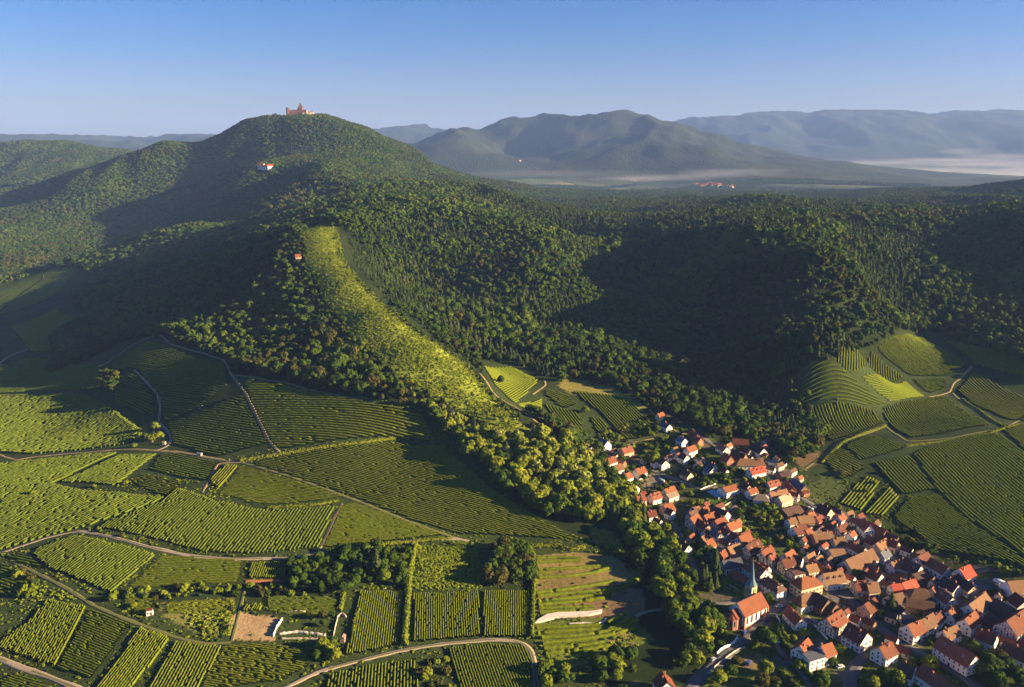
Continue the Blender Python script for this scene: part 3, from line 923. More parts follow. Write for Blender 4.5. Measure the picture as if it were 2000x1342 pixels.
def cards(C, N, size, r):
    """one bent leaf-clump quad at each centre C with normal N"""
    n = len(C)
    N = N / np.maximum(np.linalg.norm(N, axis=1), 1e-6)[:, None]
    a = r.normal(size=(n, 3))
    T = np.cross(N, a)
    T /= np.maximum(np.linalg.norm(T, axis=1), 1e-6)[:, None]
    B = np.cross(N, T)
    s = (size * (0.6 + 0.8 * r.random(n)))[:, None]
    V = np.stack([C - T * s - B * s * 0.8, C + T * s * 0.9 - B * s, C + T * s + B * s * 0.9 + N * s * 0.25, C - T * s * 0.8 + B * s], 1)
    F = np.arange(n * 4).reshape(n, 4)
    return V.reshape(-1, 3), F

def ellipsoid(cx, cy, cz, rx, rz, n=8, m=5):
    V, F = [], []
    for j in range(m + 1):
        p = math.pi * j / m
        for k in range(n):
            a = 2 * math.pi * k / n
            V.append((cx + rx * math.sin(p) * math.cos(a), cy + rx * math.sin(p) * math.sin(a), cz + rz * math.cos(p)))
    for j in range(m):
        for k in range(n):
            F.append((j * n + k, (j + 1) * n + k, (j + 1) * n + (k + 1) % n, j * n + (k + 1) % n))
    return np.array(V), np.array(F)

def broad_crown(seed, nl, nc, rx, z0, z1, size, lobe=0.45, core=0.62):
    r = np.random.default_rng(seed)
    cz, rz = (z0 + z1) / 2, (z1 - z0) / 2
    Vs, Fs, n = [], [], 0
    V, F = ellipsoid(0, 0, cz, rx * core, rz * core, 9, 5)
    V = V + r.normal(size=V.shape) * 0.12 * rx
    Vs.append(V); Fs.append(F); n += len(V)
    L = r.normal(size=(nl, 3))
    L /= np.linalg.norm(L, axis=1)[:, None]
    L[:, 2] = np.abs(L[:, 2]) * 1.25 - 0.45
    L *= (0.50 + 0.28 * r.random(nl))[:, None]
    lc = L * np.array([rx, rx, rz]) + np.array([0, 0, cz])
    lr = rx * lobe * (0.7 + 0.55 * r.random(nl))
    for c, q in zip(lc, lr):
        V, F = ellipsoid(c[0], c[1], c[2], q * 0.72, q * 0.66, 6, 4)
        Vs.append(V + r.normal(size=V.shape) * 0.07 * rx); Fs.append(F + n); n += len(V)
    which = r.integers(0, nl, nc)
    d = r.normal(size=(nc, 3))
    d /= np.linalg.norm(d, axis=1)[:, None]
    out = lc[which] - np.array([0, 0, cz - rz * 0.3])
    out /= np.linalg.norm(out, axis=1)[:, None]
    d = d + out * 0.65
    d /= np.linalg.norm(d, axis=1)[:, None]
    C = lc[which] + d * (lr[which] * (0.82 + 0.3 * r.random(nc)))[:, None]
    V, F = cards(C, d + r.normal(size=(nc, 3)) * 0.3, np.full(nc, size), r)
    Vs.append(V); Fs.append(F + n)
    return np.concatenate(Vs), np.concatenate(Fs), C, d

def conifer_crown(seed, h, rad, lev, per, size):
    r = np.random.default_rng(seed)
    Vs, Fs, n = [], [], 0
    k = 7
    V = [(rad * 0.5 * math.cos(2 * math.pi * i / k), rad * 0.5 * math.sin(2 * math.pi * i / k), h * 0.12) for i in range(k)]
    V += [(rad * 0.08 * math.cos(2 * math.pi * i / k), rad * 0.08 * math.sin(2 * math.pi * i / k), h * 0.93) for i in range(k)]
    F = [(i, (i + 1) % k, k + (i + 1) % k, k + i) for i in range(k)]
    Vs.append(np.array(V)); Fs.append(np.array(F)); n = len(V)
    C, D, S = [], [], []
    for j in range(lev):
        f = j / (lev - 1)
        z = h * (0.10 + 0.86 * f)
        rr = rad * (1 - f) ** 0.85 * (0.85 + 0.3 * r.random()) + 0.12
        m = max(3, int(per * (1 - f * 0.7)))
        for i in range(m):
            a = 2 * math.pi * (i + r.random() * 0.6) / m + j
            q = rr * (0.62 + 0.3 * r.random())
            C.append((q * math.cos(a), q * math.sin(a), z - 0.12 * rr))
            D.append((math.cos(a) * 0.75, math.sin(a) * 0.75, 0.9))
            S.append(size * (0.35 + 0.65 * (1 - f)))
    C, D = np.array(C), np.array(D)
    V, F = cards(C, D + r.normal(size=D.shape) * 0.25, np.array(S), r)
    Vs.append(V); Fs.append(F + n)
    return np.concatenate(Vs), np.concatenate(Fs)

def trunk_mb(h, r0, limbs, seed, spread=2.2):
    r = random.Random(seed)
    mb = MB()
    mb.lathe(0, 0, [(r0 * 1.25, -1.2), (r0, 0.5), (r0 * 0.75, h * 0.5), (r0 * 0.3, h)], 6)
    for k in range(limbs):
        a = 2 * math.pi * (k + r.random() * 0.5) / limbs
        z = h * (0.45 + 0.3 * r.random())
        mb.bar((0, 0, z), (spread * math.cos(a), spread * math.sin(a), z + h * 0.3), r0 * 0.55, r0 * 0.55)
    return mb

def mb_arrays(mb):
    V = np.array(mb.v, float)
    F4 = np.array([f if len(f) == 4 else (f[0], f[1], f[2], f[2]) for f in mb.f if len(f) <= 4])
    return V, F4

KINDS, NEAR = {}, {}     # forest kinds (one mesh each) and near kinds (crown mesh, trunk mesh)
tree_lib = bpy.data.collections.new("tree_kinds")

def forest_kind(key, V, F, mat, bloom=None):
    mats, mi = [mat], None
    if bloom is not None:
        mats, mi = [mat, M_BLOOM], np.concatenate([np.zeros(len(F), int), np.ones(len(bloom[1]), int)])
        F = np.concatenate([F, bloom[1] + len(V)])
        V = np.concatenate([V, bloom[0]])
    o = bpy.data.objects.new("kind_%02d_%s" % (len(KINDS), key), mesh_np(key, V, F, mats, mi))
    tree_lib.objects.link(o)
    KINDS[key] = len(KINDS)

def near_kind(key, V, F, mat, trunk, bloom=None):
    mats, mi = [mat], None
    if bloom is not None:
        mats, mi = [mat, M_BLOOM], np.concatenate([np.zeros(len(F), int), np.ones(len(bloom[1]), int)])
        F = np.concatenate([F, bloom[1] + len(V)])
        V = np.concatenate([V, bloom[0]])
    NEAR[key] = (mesh_np(key + "_crown", V, F, mats, mi), trunk.mesh(key + "_trunk", M_BARK))

def blossom(C, D, n, size, seed):
    r = np.random.default_rng(seed)
    up = np.where(D[:, 2] > 0.05)[0]
    k = r.choice(up, min(n, len(up)), replace=False)
    return cards(C[k] + D[k] * 0.3, D[k] + r.normal(size=(len(k), 3)) * 0.3, np.full(len(k), size * 0.8), r)

for i in range(4):   # base broadleaf: 10 m tall, crown radius 4.4 m
    V, F, C, D = broad_crown(100 + i, 11, 430, 4.4 - 0.25 * i, 2.0, 10.2 + 0.5 * i, 0.62)
    forest_kind("broad_%d" % i, V, F, [M_LEAF, M_LEAF, M_LEAFM, M_LEAFB][i])
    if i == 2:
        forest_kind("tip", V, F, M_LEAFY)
    if i == 0:
        forest_kind("bloom", V, F, M_LEAFY, blossom(C, D, 170, 0.62, 5))
    V, F, C, D = broad_crown(140 + i, 8, 120, 4.5, 2.0, 10.0, 1.15)
    forest_kind("broad_far_%d" % i, V, F, [M_LEAF, M_LEAF, M_LEAFM, M_LEAFB][i])
for i in range(2):   # base conifer: 15 m tall
    V, F = conifer_crown(200 + i, 11, 3.3, 11, 10, 1.1)
    forest_kind("spruce_%d" % i, V, F, M_NEEDLE)
    V, F = conifer_crown(220 + i, 10.5, 3.5, 7, 6, 1.8)
    forest_kind("spruce_far_%d" % i, V, F, M_NEEDLE)
for i in range(3):   # scrub: 1.5 m
    V, F, C, D = broad_crown(300 + i, 5, 46, 1.25, -0.2, 1.35, 0.36, 0.55)
    forest_kind("shrub_%d" % i, V, F, [M_SCRUB, M_SCRUB, M_LEAFY][i])
    V, F, C, D = broad_crown(320 + i, 6, 90, 2.0, -0.3, 3.0, 0.42, 0.5)
    forest_kind("thicket_%d" % i, V, F, [M_LEAFY, M_LEAF, M_LEAFB][i])
for i in range(6):
    V, F, C, D = broad_crown(400 + i, 14 + i, 640, 4.2 + 0.25 * (i % 3), 0.6, 10.0 + 0.4 * (i % 3), 0.50, 0.47, 0.70)
    near_kind("broad_%d" % i, V, F, [M_LEAF, M_LEAFY, M_LEAF, M_LEAFY, M_LEAFB, M_LEAF][i], trunk_mb(6.2, 0.32, 4, i))
for i in range(2):
    V, F, C, D = broad_crown(430 + i, 15, 560, 4.4, 0.6, 10.4, 0.52, 0.47, 0.70)
    near_kind("bloom_%d" % i, V, F, M_LEAFY, trunk_mb(6.2, 0.32, 4, i), blossom(C, D, 190, 0.5, 9 + i))
for i in range(2):
    V, F = conifer_crown(450 + i, 15, 3.0, 16, 12, 0.85)
    near_kind("spruce_%d" % i, V, F, M_NEEDLE, trunk_mb(13.5, 0.25, 0, i))
V, F, C, D = broad_crown(470, 16, 700, 2.3, 0.8, 11.0, 0.42, 0.6)
near_kind("column", V, F, M_LEAF, trunk_mb(8, 0.22, 3, 3, 1.0))
for i in range(4):
    V, F, C, D = broad_crown(480 + i, 8, 190, 1.9, -0.1, 2.9, 0.34, 0.5)
    near_kind("bush_%d" % i, V, F, [M_LEAFY, M_LEAF, M_LEAFY, M_LEAFB][i], trunk_mb(1.4, 0.10, 3, i, 0.7))

def instancer(name, pts, scl, rot, idx, label, cat):
    """a stand of plants: one object whose points carry the kinds of tree_lib"""
    me = bpy.data.meshes.new(name)
    me.vertices.add(len(pts))
    me.vertices.foreach_set("co", np.asarray(pts, np.float32).ravel())
    for nm, tp, arr in (("scl", 'FLOAT_VECTOR', scl), ("rot", 'FLOAT', rot), ("kind_index", 'INT', idx)):
        at = me.attributes.new(nm, tp, 'POINT')
        if tp == 'FLOAT_VECTOR':
            at.data.foreach_set("vector", np.asarray(arr, np.float32).ravel())
        else:
            at.data.foreach_set("value", np.asarray(arr, np.int32 if tp == 'INT' else np.float32))
    o = link(name, me)
    ng = bpy.data.node_groups.new(name + "_nodes", 'GeometryNodeTree')
    ng.interface.new_socket("Geometry", in_out='INPUT', socket_type='NodeSocketGeometry')
    ng.interface.new_socket("Geometry", in_out='OUTPUT', socket_type='NodeSocketGeometry')
    gi, go = ng.nodes.new("NodeGroupInput"), ng.nodes.new("NodeGroupOutput")
    iop = ng.nodes.new("GeometryNodeInstanceOnPoints")
    ci = ng.nodes.new("GeometryNodeCollectionInfo")
    ci.inputs["Collection"].default_value = tree_lib
    ci.inputs["Separate Children"].default_value = True
    ci.inputs["Reset Children"].default_value = True
    def attr(nm, tp):
        n = ng.nodes.new("GeometryNodeInputNamedAttribute")
        n.data_type = tp
        n.inputs["Name"].default_value = nm
        return n.outputs["Attribute"]
    cb = ng.nodes.new("ShaderNodeCombineXYZ")
    L = ng.links
    L.new(gi.outputs[0], iop.inputs["Points"])
    L.new(ci.outputs[0], iop.inputs["Instance"])
    iop.inputs["Pick Instance"].default_value = True
    L.new(attr("kind_index", 'INT'), iop.inputs["Instance Index"])
    L.new(attr("rot", 'FLOAT'), cb.inputs[2])
    L.new(cb.outputs[0], iop.inputs["Rotation"])
    L.new(attr("scl", 'FLOAT_VECTOR'), iop.inputs["Scale"])
    L.new(iop.outputs[0], go.inputs[0])
    md = o.modifiers.new("stand", 'NODES')
    md.node_group = ng
    return tag(o, label, cat, kind="stuff")

# ------------------------------------------------------------------ forest
SPRUCE_AREAS = [P("655 430;700 470;740 520;820 590;900 640;1000 690;1105 715;1090 745;1010 720;940 690;860 640;790 600;720 560;690 540;662 500"),
                P("900 380;1300 385;1700 400;1700 425;1500 455;1300 450;1100 440;980 415"),
                P("1640 430;1800 470;1800 560;1770 620;1720 600;1660 520"),
                P("760 430;900 420;1000 480;1080 500;1000 560;880 590;800 540;720 470"),
                P("1100 350;1800 365;1850 398;1200 402")]

def grid_points(r0, r1, sp, th=0.74):
    n = int(r1 * math.sin(th) / sp) + 1
    m = int(r1 / sp) + 1
    x, y = np.meshgrid(np.arange(-n, n + 1) * sp, np.arange(0, m + 1) * sp, indexing='ij')
    x = x.ravel() + (rng.random(x.size) - 0.5) * sp * 0.95
    y = y.ravel() + (rng.random(y.size) - 0.5) * sp * 0.95
    r = np.hypot(x, y)
    k = (r > r0) & (r < r1) & (np.abs(np.arctan2(x, y)) < th)
    return x[k], y[k]

FOREST = []      # x, y, z, height factor, width factor, kind, distance  (broadleaf candidates may become objects)
_edge = ground_at(*zip(*P("646 428;652 460;660 500;690 545;722 575;800 640;900 708;945 765;1000 812")))[:, :2]
_edge = resample(_edge, 8.0)
def beside_crest(x, y, d):
    k = np.zeros(x.shape, bool)
    idx = np.where((np.hypot(x, y) < 1500) & (x < 120) & (x > -420))[0]
    for c in range(0, len(idx), 20000):
        ii = idx[c:c + 20000]
        D = np.hypot(x[ii, None] - _edge[None, :, 0], y[ii, None] - _edge[None, :, 1])
        k[ii] = D.min(1) < d
    return k

def plant_forest():
    out = []
    for r0, r1, sp in ((560, 1350, 6.3), (1350, 2500, 8.0), (2500, 4300, 11.5), (4300, 6300, 17.0)):
        x, y = grid_points(r0, r1, sp)
        z = H(x, y)
        c = cover(x, y, z)
        k = c == 0
        u, v = to_px(x, y, z)
        for poly, rm in CLEAR:
            k &= ~(in_poly(u, v, poly) & (np.hypot(x, y) < rm))
        if r0 > 4000:
            k &= (fbm(x / 600, y / 600, 41, 3) > -0.03) | (z > 110)
        x, y, z, u, v = x[k], y[k], z[k], u[k], v[k]
        if r1 < 1400:
            k = keep_clear(x, y, 2.0) & ~(beside_crest(x, y, 21) & ~beside_crest(x, y, 9)) & ~beside_crest(x, y, 3)
            x, y, z, u, v = x[k], y[k], z[k], u[k], v[k]
        n = len(x)
        r = np.hypot(x, y)
        sprucey = fbm(x / 160, y / 160, 55, 3) + 0.10 * (fbm(x / 25, y / 25, 57, 2))
        pr = np.where(sprucey > 0.16, 0.75, 0.05)
        for pa in SPRUCE_AREAS:
            pr = np.where(in_poly(u, v, pa), 0.5 if pa is SPRUCE_AREAS[3] else 0.93, pr)
        isp = rng.random(n) < pr
        far = r > 1350
        stand = fbm(x / 120, y / 120, 60, 3) + 0.35 * (rng.random(n) - 0.5)
        b = np.where(stand > 0.17, 2, np.where(stand < -0.20, 3, (rng.random(n) * 2).astype(int)))
        names_n = np.array([KINDS["broad_%d" % i] for i in range(4)])
        names_f = np.array([KINDS["broad_far_%d" % i] for i in range(4)])
        kind = np.where(far, names_f[b], names_n[b])
        si = (rng.random(n) * 2).astype(int)
        sk = np.where(far, np.array([KINDS["spruce_far_0"], KINDS["spruce_far_1"]])[si], np.array([KINDS["spruce_0"], KINDS["spruce_1"]])[si])
        kind = np.where(isp, sk, kind)
        bloomp = in_poly(u, v, P("860 800;960 800;1060 850;1150 890;1195 985;1100 965;1000 905;900 840")) & (r < 1000) & ~isp
        kind = np.where(bloomp & (rng.random(n) < 0.55), KINDS["bloom"], kind)
        base = sp / 6.3 if r0 < 2000 else sp / 7.3
        s = base * (0.64 + 0.90 * rng.random(n) ** 2.0) * (0.9 + 0.7 * fbm(x / 90, y / 90, 71, 2))
        s = np.where(isp, np.minimum(s, 1.25) * 1.0, s)
        if r1 < 1400:
            s = np.where(beside_crest(x, y, 24), np.minimum(s, 1) * 0.5, np.where(beside_crest(x, y, 45), s * 0.68, s))
            lower = in_poly(u, v, P('560 445;590 436;615 520;660 590;720 670;790 735;850 775;900 800;965 835;940 850;850 800;770 760;690 700;610 610;560 520'))
            s = np.where(lower, s * 0.6, s)
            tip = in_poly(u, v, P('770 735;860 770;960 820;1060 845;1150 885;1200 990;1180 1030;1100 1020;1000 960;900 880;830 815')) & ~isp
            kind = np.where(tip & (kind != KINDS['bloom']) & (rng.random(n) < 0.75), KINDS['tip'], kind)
        sxy = s * (0.85 + 0.38 * rng.random(n))
        if r0 > 2000:
            s = np.minimum(s, 1.25)
        out.append(np.stack([x, y, z - 0.4, s, sxy, kind, r], 1))
    return np.concatenate(out)
def skyline(u, v0, v1, rmax):
    """the land that forms the skyline in one direction"""
    for v in np.arange(v0, v1, 0.5):
        g = ground_at(u, v)[0]
        if math.hypot(g[0], g[1]) < rmax:
            return g
SUMMIT = skyline(590, 225, 300, 5000)
GATE_AT = SUMMIT + np.array([62.0, -70.0, 0.0])
HOTEL_AT = ground_at(520, 329)[0]
GLADES = [(SUMMIT[0], SUMMIT[1] - 20, 70), (SUMMIT[0] - 50, SUMMIT[1] - 20, 60), (SUMMIT[0] + 35, SUMMIT[1] - 30, 36), (GATE_AT[0] + 10, GATE_AT[1] - 15, 32), (HOTEL_AT[0], HOTEL_AT[1] - 22, 36)]
FOREST = plant_forest()
for gx, gy, gr in GLADES:
    FOREST = FOREST[np.hypot(FOREST[:, 0] - gx, FOREST[:, 1] - gy) > gr]
print("forest trees", len(FOREST))

def plant_scrub():
    x, y = grid_points(560, 1450, 1.9, 0.45)
    z = H(x, y)
    k = (cover(x, y, z) == 2) | beside_crest(x, y, 8)
    x, y, z = x[k], y[k], z[k]
    n = len(x)
    d = fbm(x / 18, y / 18, 81, 3)
    k = rng.random(n) < np.clip(0.72 + 1.2 * d, 0.3, 1)
    x, y, z = x[k], y[k], z[k]
    n = len(x)
    kind = np.array([KINDS["shrub_%d" % i] for i in range(3)])[(rng.random(n) * 3).astype(int)]
    s = 0.45 + 0.55 * rng.random(n) ** 2
    big = rng.random(n) < 0.006
    kind = np.where(big, KINDS["thicket_0"], kind)
    return np.stack([x, y, z - 0.1, s, s * 1.15, kind, np.hypot(x, y)], 1)
SCRUB = plant_scrub()
print("scrub", len(SCRUB))
# ------------------------------------------------------------------ buildings
def mat_roof(name, a, b, c):
    m, nt, bs = new_mat(name)
    oi = nt.nodes.new("ShaderNodeObjectInfo")
    tc = nt.nodes.new("ShaderNodeTexCoord")
    t = noise(nt, 0.9, 5, 0.75, tc.outputs["Object"])
    t2 = noise(nt, 0.22, 2, 0.5, tc.outputs["Object"])
    ad = nt.nodes.new("ShaderNodeMath"); ad.operation = 'MULTIPLY_ADD'; ad.inputs[1].default_value = 0.62
    nt.links.new(oi.outputs["Random"], ad.inputs[0])
    ad2 = nt.nodes.new("ShaderNodeMath"); ad2.operation = 'MULTIPLY_ADD'; ad2.inputs[1].default_value = 0.55
    nt.links.new(t.outputs["Fac"], ad2.inputs[0])
    ad3 = nt.nodes.new("ShaderNodeMath"); ad3.operation = 'MULTIPLY_ADD'; ad3.inputs[1].default_value = 0.45; ad3.inputs[2].default_value = -0.31
    nt.links.new(t2.outputs["Fac"], ad3.inputs[0])
    nt.links.new(ad3.outputs[0], ad2.inputs[2])
    nt.links.new(ad2.outputs[0], ad.inputs[2])
    r = ramp(nt, [a, b, c], [0.2, 0.5, 0.85])
    nt.links.new(ad.outputs[0], r.inputs[0])
    nt.links.new(r.outputs[0], bs.inputs["Base Color"])
    bs.inputs["Roughness"].default_value = 0.8
    w = nt.nodes.new("ShaderNodeTexWave")       # courses of tiles
    w.bands_direction = 'Z'
    w.inputs["Scale"].default_value = 1.5
    w.inputs["Distortion"].default_value = 0.6
    nt.links.new(tc.outputs["Object"], w.inputs["Vector"])
    bp = nt.nodes.new("ShaderNodeBump")
    bp.inputs["Strength"].default_value = 0.4
    bp.inputs["Distance"].default_value = 0.04
    nt.links.new(w.outputs["Fac"], bp.inputs["Height"])
    nt.links.new(bp.outputs[0], bs.inputs["Normal"])
    return m

ROOF = {"o": mat_roof("orange_tiles", (0.085, 0.025, 0.012), (0.160, 0.047, 0.021), (0.225, 0.077, 0.034)),
        "r": mat_roof("red_brown_tiles", (0.10, 0.030, 0.020), (0.18, 0.050, 0.028), (0.25, 0.080, 0.042)),
        "b": mat_roof("brown_tiles", (0.095, 0.048, 0.026), (0.16, 0.080, 0.038), (0.22, 0.115, 0.055)),
        "d": mat_roof("dark_brown_tiles", (0.045, 0.024, 0.020), (0.075, 0.038, 0.030), (0.11, 0.055, 0.04)),
        "s": mat_roof("slate", (0.05, 0.055, 0.07), (0.085, 0.09, 0.11), (0.12, 0.125, 0.15)),
        "l": mat_roof("blue_slate", (0.08, 0.11, 0.17), (0.12, 0.16, 0.24), (0.17, 0.21, 0.30)),
        "R": mat_roof("bright_red_sheet", (0.22, 0.028, 0.016), (0.31, 0.042, 0.022), (0.38, 0.066, 0.034)),
        "g": mat_roof("weathered_beige_tiles", (0.22, 0.17, 0.12), (0.30, 0.22, 0.15), (0.36, 0.27, 0.19))}
WALL = {"w": mat_noise("white_render", [(0.66, 0.62, 0.56), (0.80, 0.76, 0.70)], 0.5, coord="Object"),
        "h": mat_noise("infill_render", [(0.58, 0.54, 0.48), (0.74, 0.70, 0.62)], 0.5, coord="Object"),
        "c": mat_noise("cream_render", [(0.58, 0.46, 0.28), (0.70, 0.57, 0.37)], 0.5, coord="Object"),
        "p": mat_noise("pink_render", [(0.50, 0.27, 0.20), (0.62, 0.36, 0.27)], 0.5, coord="Object"),
        "k": mat_noise("red_brick", [(0.30, 0.12, 0.075), (0.42, 0.18, 0.11)], 0.9, coord="Object"),
        "g": mat_noise("grey_render", [(0.36, 0.34, 0.32), (0.48, 0.45, 0.42)], 0.5, coord="Object"),
        "t": mat_noise("stained_boards", [(0.14, 0.09, 0.055), (0.22, 0.14, 0.085)], 0.9, coord="Object")}
M_TIMBER = mat_noise("dark_timber", [(0.045, 0.028, 0.02), (0.09, 0.055, 0.035)], 1.0, coord="Object")
M_REDTIMBER = mat_noise("oxblood_timber", [(0.22, 0.05, 0.03), (0.32, 0.08, 0.045)], 1.0, coord="Object")
M_GLASS, _nt, _b = new_mat("window_glass")
_b.inputs["Base Color"].default_value = (0.035, 0.04, 0.05, 1); _b.inputs["Roughness"].default_value = 0.12; _b.inputs["Specular IOR Level"].default_value = 0.5
M_FRAME = mat_noise("painted_frame", [(0.62, 0.60, 0.56), (0.76, 0.74, 0.70)], 1.0, coord="Object")
M_SHUTTER = mat_noise("red_shutters", [(0.27, 0.06, 0.04), (0.36, 0.10, 0.06)], 1.0, coord="Object")
M_DOOR = mat_noise("door_wood", [(0.10, 0.055, 0.03), (0.17, 0.095, 0.05)], 1.0, coord="Object")
M_CHIM = mat_noise("chimney_brick", [(0.26, 0.11, 0.07), (0.40, 0.18, 0.11)], 2.0, coord="Object")
M_SAND = mat_noise("sandstone", [(0.27, 0.125, 0.085), (0.38, 0.19, 0.13)], 0.6, coord="Object", bump=0.03)
M_YSAND = mat_noise("yellow_sandstone", [(0.42, 0.32, 0.19), (0.56, 0.44, 0.28)], 0.6, coord="Object", bump=0.03)

def window_mesh(w, h, shutters):
    """a window in the x-z plane, outside towards -y: frame round a dark pane, optional shutters"""
    V, F, mi = [], [], []
    def bx(x0, x1, y0, y1, z0, z1, m):
        b = len(V)
        V.extend([(x0, y0, z0), (x1, y0, z0), (x1, y1, z0), (x0, y1, z0), (x0, y0, z1), (x1, y0, z1), (x1, y1, z1), (x0, y1, z1)])
        for f in ((0, 3, 2, 1), (4, 5, 6, 7), (0, 1, 5, 4), (1, 2, 6, 5), (2, 3, 7, 6), (3, 0, 4, 7)):
            F.append(tuple(i + b for i in f)); mi.append(m)
    bx(-w / 2, w / 2, -0.03, 0.10, 0, h, 0)
    t = 0.09
    bx(-w / 2 - t, -w / 2, -0.07, 0.1, -t, h + t, 1)
    bx(w / 2, w / 2 + t, -0.07, 0.1, -t, h + t, 1)
    bx(-w / 2, w / 2, -0.07, 0.1, h, h + t, 1)
    bx(-w / 2, w / 2, -0.10, 0.1, -t, 0, 1)
    if shutters:
        bx(-w / 2 - t - 0.42, -w / 2 - t - 0.01, -0.06, 0.02, 0, h, 2)
        bx(w / 2 + t + 0.01, w / 2 + t + 0.42, -0.06, 0.02, 0, h, 2)
    me = bpy.data.meshes.new("window")
    me.from_pydata(V, [], F)
    for m in (M_GLASS, M_FRAME, M_SHUTTER): me.materials.append(m)
    me.polygons.foreach_set("material_index", mi)
    return me
WIN = window_mesh(0.95, 1.35, False)
WINS = window_mesh(0.95, 1.35, True)
WINB = window_mesh(1.5, 1.7, False)
SKYL = window_mesh(0.9, 1.2, False)
DOOR = MB().box(-0.6, 0.6, -0.06, 0.08, 0, 2.1).mesh("door", M_DOOR)
GATE = MB().box(-1.5, 1.5, -0.06, 0.08, 0, 2.9).mesh("barn_door", M_DOOR)

def on_wall(name, mesh, parent, x, y, z, ang):
    o = link(name, mesh, parent)
    o.location = (x, y, z)
    o.rotation_euler = (0, 0, ang)
    return o

FOOT = []      # footprints that planting keeps clear of: cx, cy, half length, half width, angle

def roof_profile(W, he, pitch, ov=0.5, th=0.28):
    hw = W / 2 + ov
    hr = he + pitch * W / 2
    return [(-hw, he - pitch * ov), (0, hr + 0.02), (hw, he - pitch * ov), (hw, he - pitch * ov + th), (0, hr + th * 1.25), (-hw, he - pitch * ov + th)]

def gable_roof(mb, L, W, he, pitch, ov=0.5, cx=0.0, cy=0.0, turn=False):
    pr = roof_profile(W, he, pitch, ov)
    a, b = -L / 2 - ov * 0.7, L / 2 + ov * 0.7
    vs = []
    for x in (a, b):
        for y, z in pr:
            vs.append((x + cx, y + cy, z) if not turn else (-y + cx, x + cy, z))
    n = 6
    fs = [(0, 1, 4, 5), (1, 2, 3, 4), (n, n + 5, n + 4, n + 1), (n + 1, n + 4, n + 3, n + 2)]
    fs += [(i, n + i, n + (i + 1) % n, (i + 1) % n) for i in range(n)]
    mb.add(vs, fs)

def hip_roof(mb, L, W, he, pitch, ov=0.5, inset=None):
    hw, hl = W / 2 + ov, L / 2 + ov
    hr = he + pitch * W / 2
    ins = min(hl - 0.3, (W / 2) * 0.95) if inset is None else inset
    z = he - pitch * ov * 0.4
    mb.add([(-hl, -hw, z), (hl, -hw, z), (hl, hw, z), (-hl, hw, z), (-hl, -hw, z + 0.22), (hl, -hw, z + 0.22), (hl, hw, z + 0.22), (-hl, hw, z + 0.22),
            (-hl + ins, 0, hr + 0.22), (hl - ins, 0, hr + 0.22)],
           [(0, 3, 2, 1), (0, 1, 5, 4), (1, 2, 6, 5), (2, 3, 7, 6), (3, 0, 4, 7), (4, 5, 9, 8), (5, 6, 9), (6, 7, 8, 9), (7, 4, 8)])

def gable_walls(mb, L, W, he, pitch, zb=-3.0):
    hw, hl = W / 2, L / 2
    pr = [(-hw, zb), (hw, zb), (hw, he), (0, he + pitch * hw), (-hw, he)]
    n = 5
    vs = [(x, y, z) for x in (-hl, hl) for y, z in pr]
    fs = [tuple(range(n)), tuple(range(2 * n - 1, n - 1, -1))] + [(i, n + i, n + (i + 1) % n, (i + 1) % n) for i in range(n)]
    mb.add([v for v in vs], [f[::-1] for f in fs])

def timber(L, W, he, pitch, seed):
    r = random.Random(seed)
    mb = MB()
    t, q = 0.26, 0.10
    lv = [0.9, he * 0.52, he - 0.15] if he > 4.2 else [0.9, he - 0.15]
    for s in (-1, 1):
        y = s * (W / 2 + q * 0.3)
        for z in lv: mb.bar((-L / 2, y, z), (L / 2, y, z), q, t)
        n = max(3, int(L / 1.7))
        for i in range(n + 1):
            x = -L / 2 + L * i / n
            mb.bar((x, y, 0.2), (x, y, he), t, q)
            if i < n and r.random() < 0.35:
                x2 = x + L / n
                mb.bar((x, y, lv[-2]), (x2, y, lv[-1]), t * 0.8, q)
        x = s * (L / 2 + q * 0.3)
        lv2 = lv + [he + pitch * W * 0.22]
        for z in lv2:
            hw = W / 2 if z <= he else W / 2 - (z - he) / pitch
            mb.bar((x, -hw, z), (x, hw, z), q, t)
        n = max(3, int(W / 1.6))
        for i in range(n + 1):
            y0 = -W / 2 + W * i / n
            mb.bar((x, y0, 0.2), (x, y0, he + pitch * (W / 2 - abs(y0)) - 0.1), q, t)
        for sg in (-1, 1):
            mb.bar((x, sg * W / 2, he), (x, 0, he + pitch * W / 2), q, t * 1.2)
            mb.bar((x, sg * W * 0.48, lv[-2]), (x, sg * W * 0.2, lv[-1]), q, t * 0.8)
    return mb

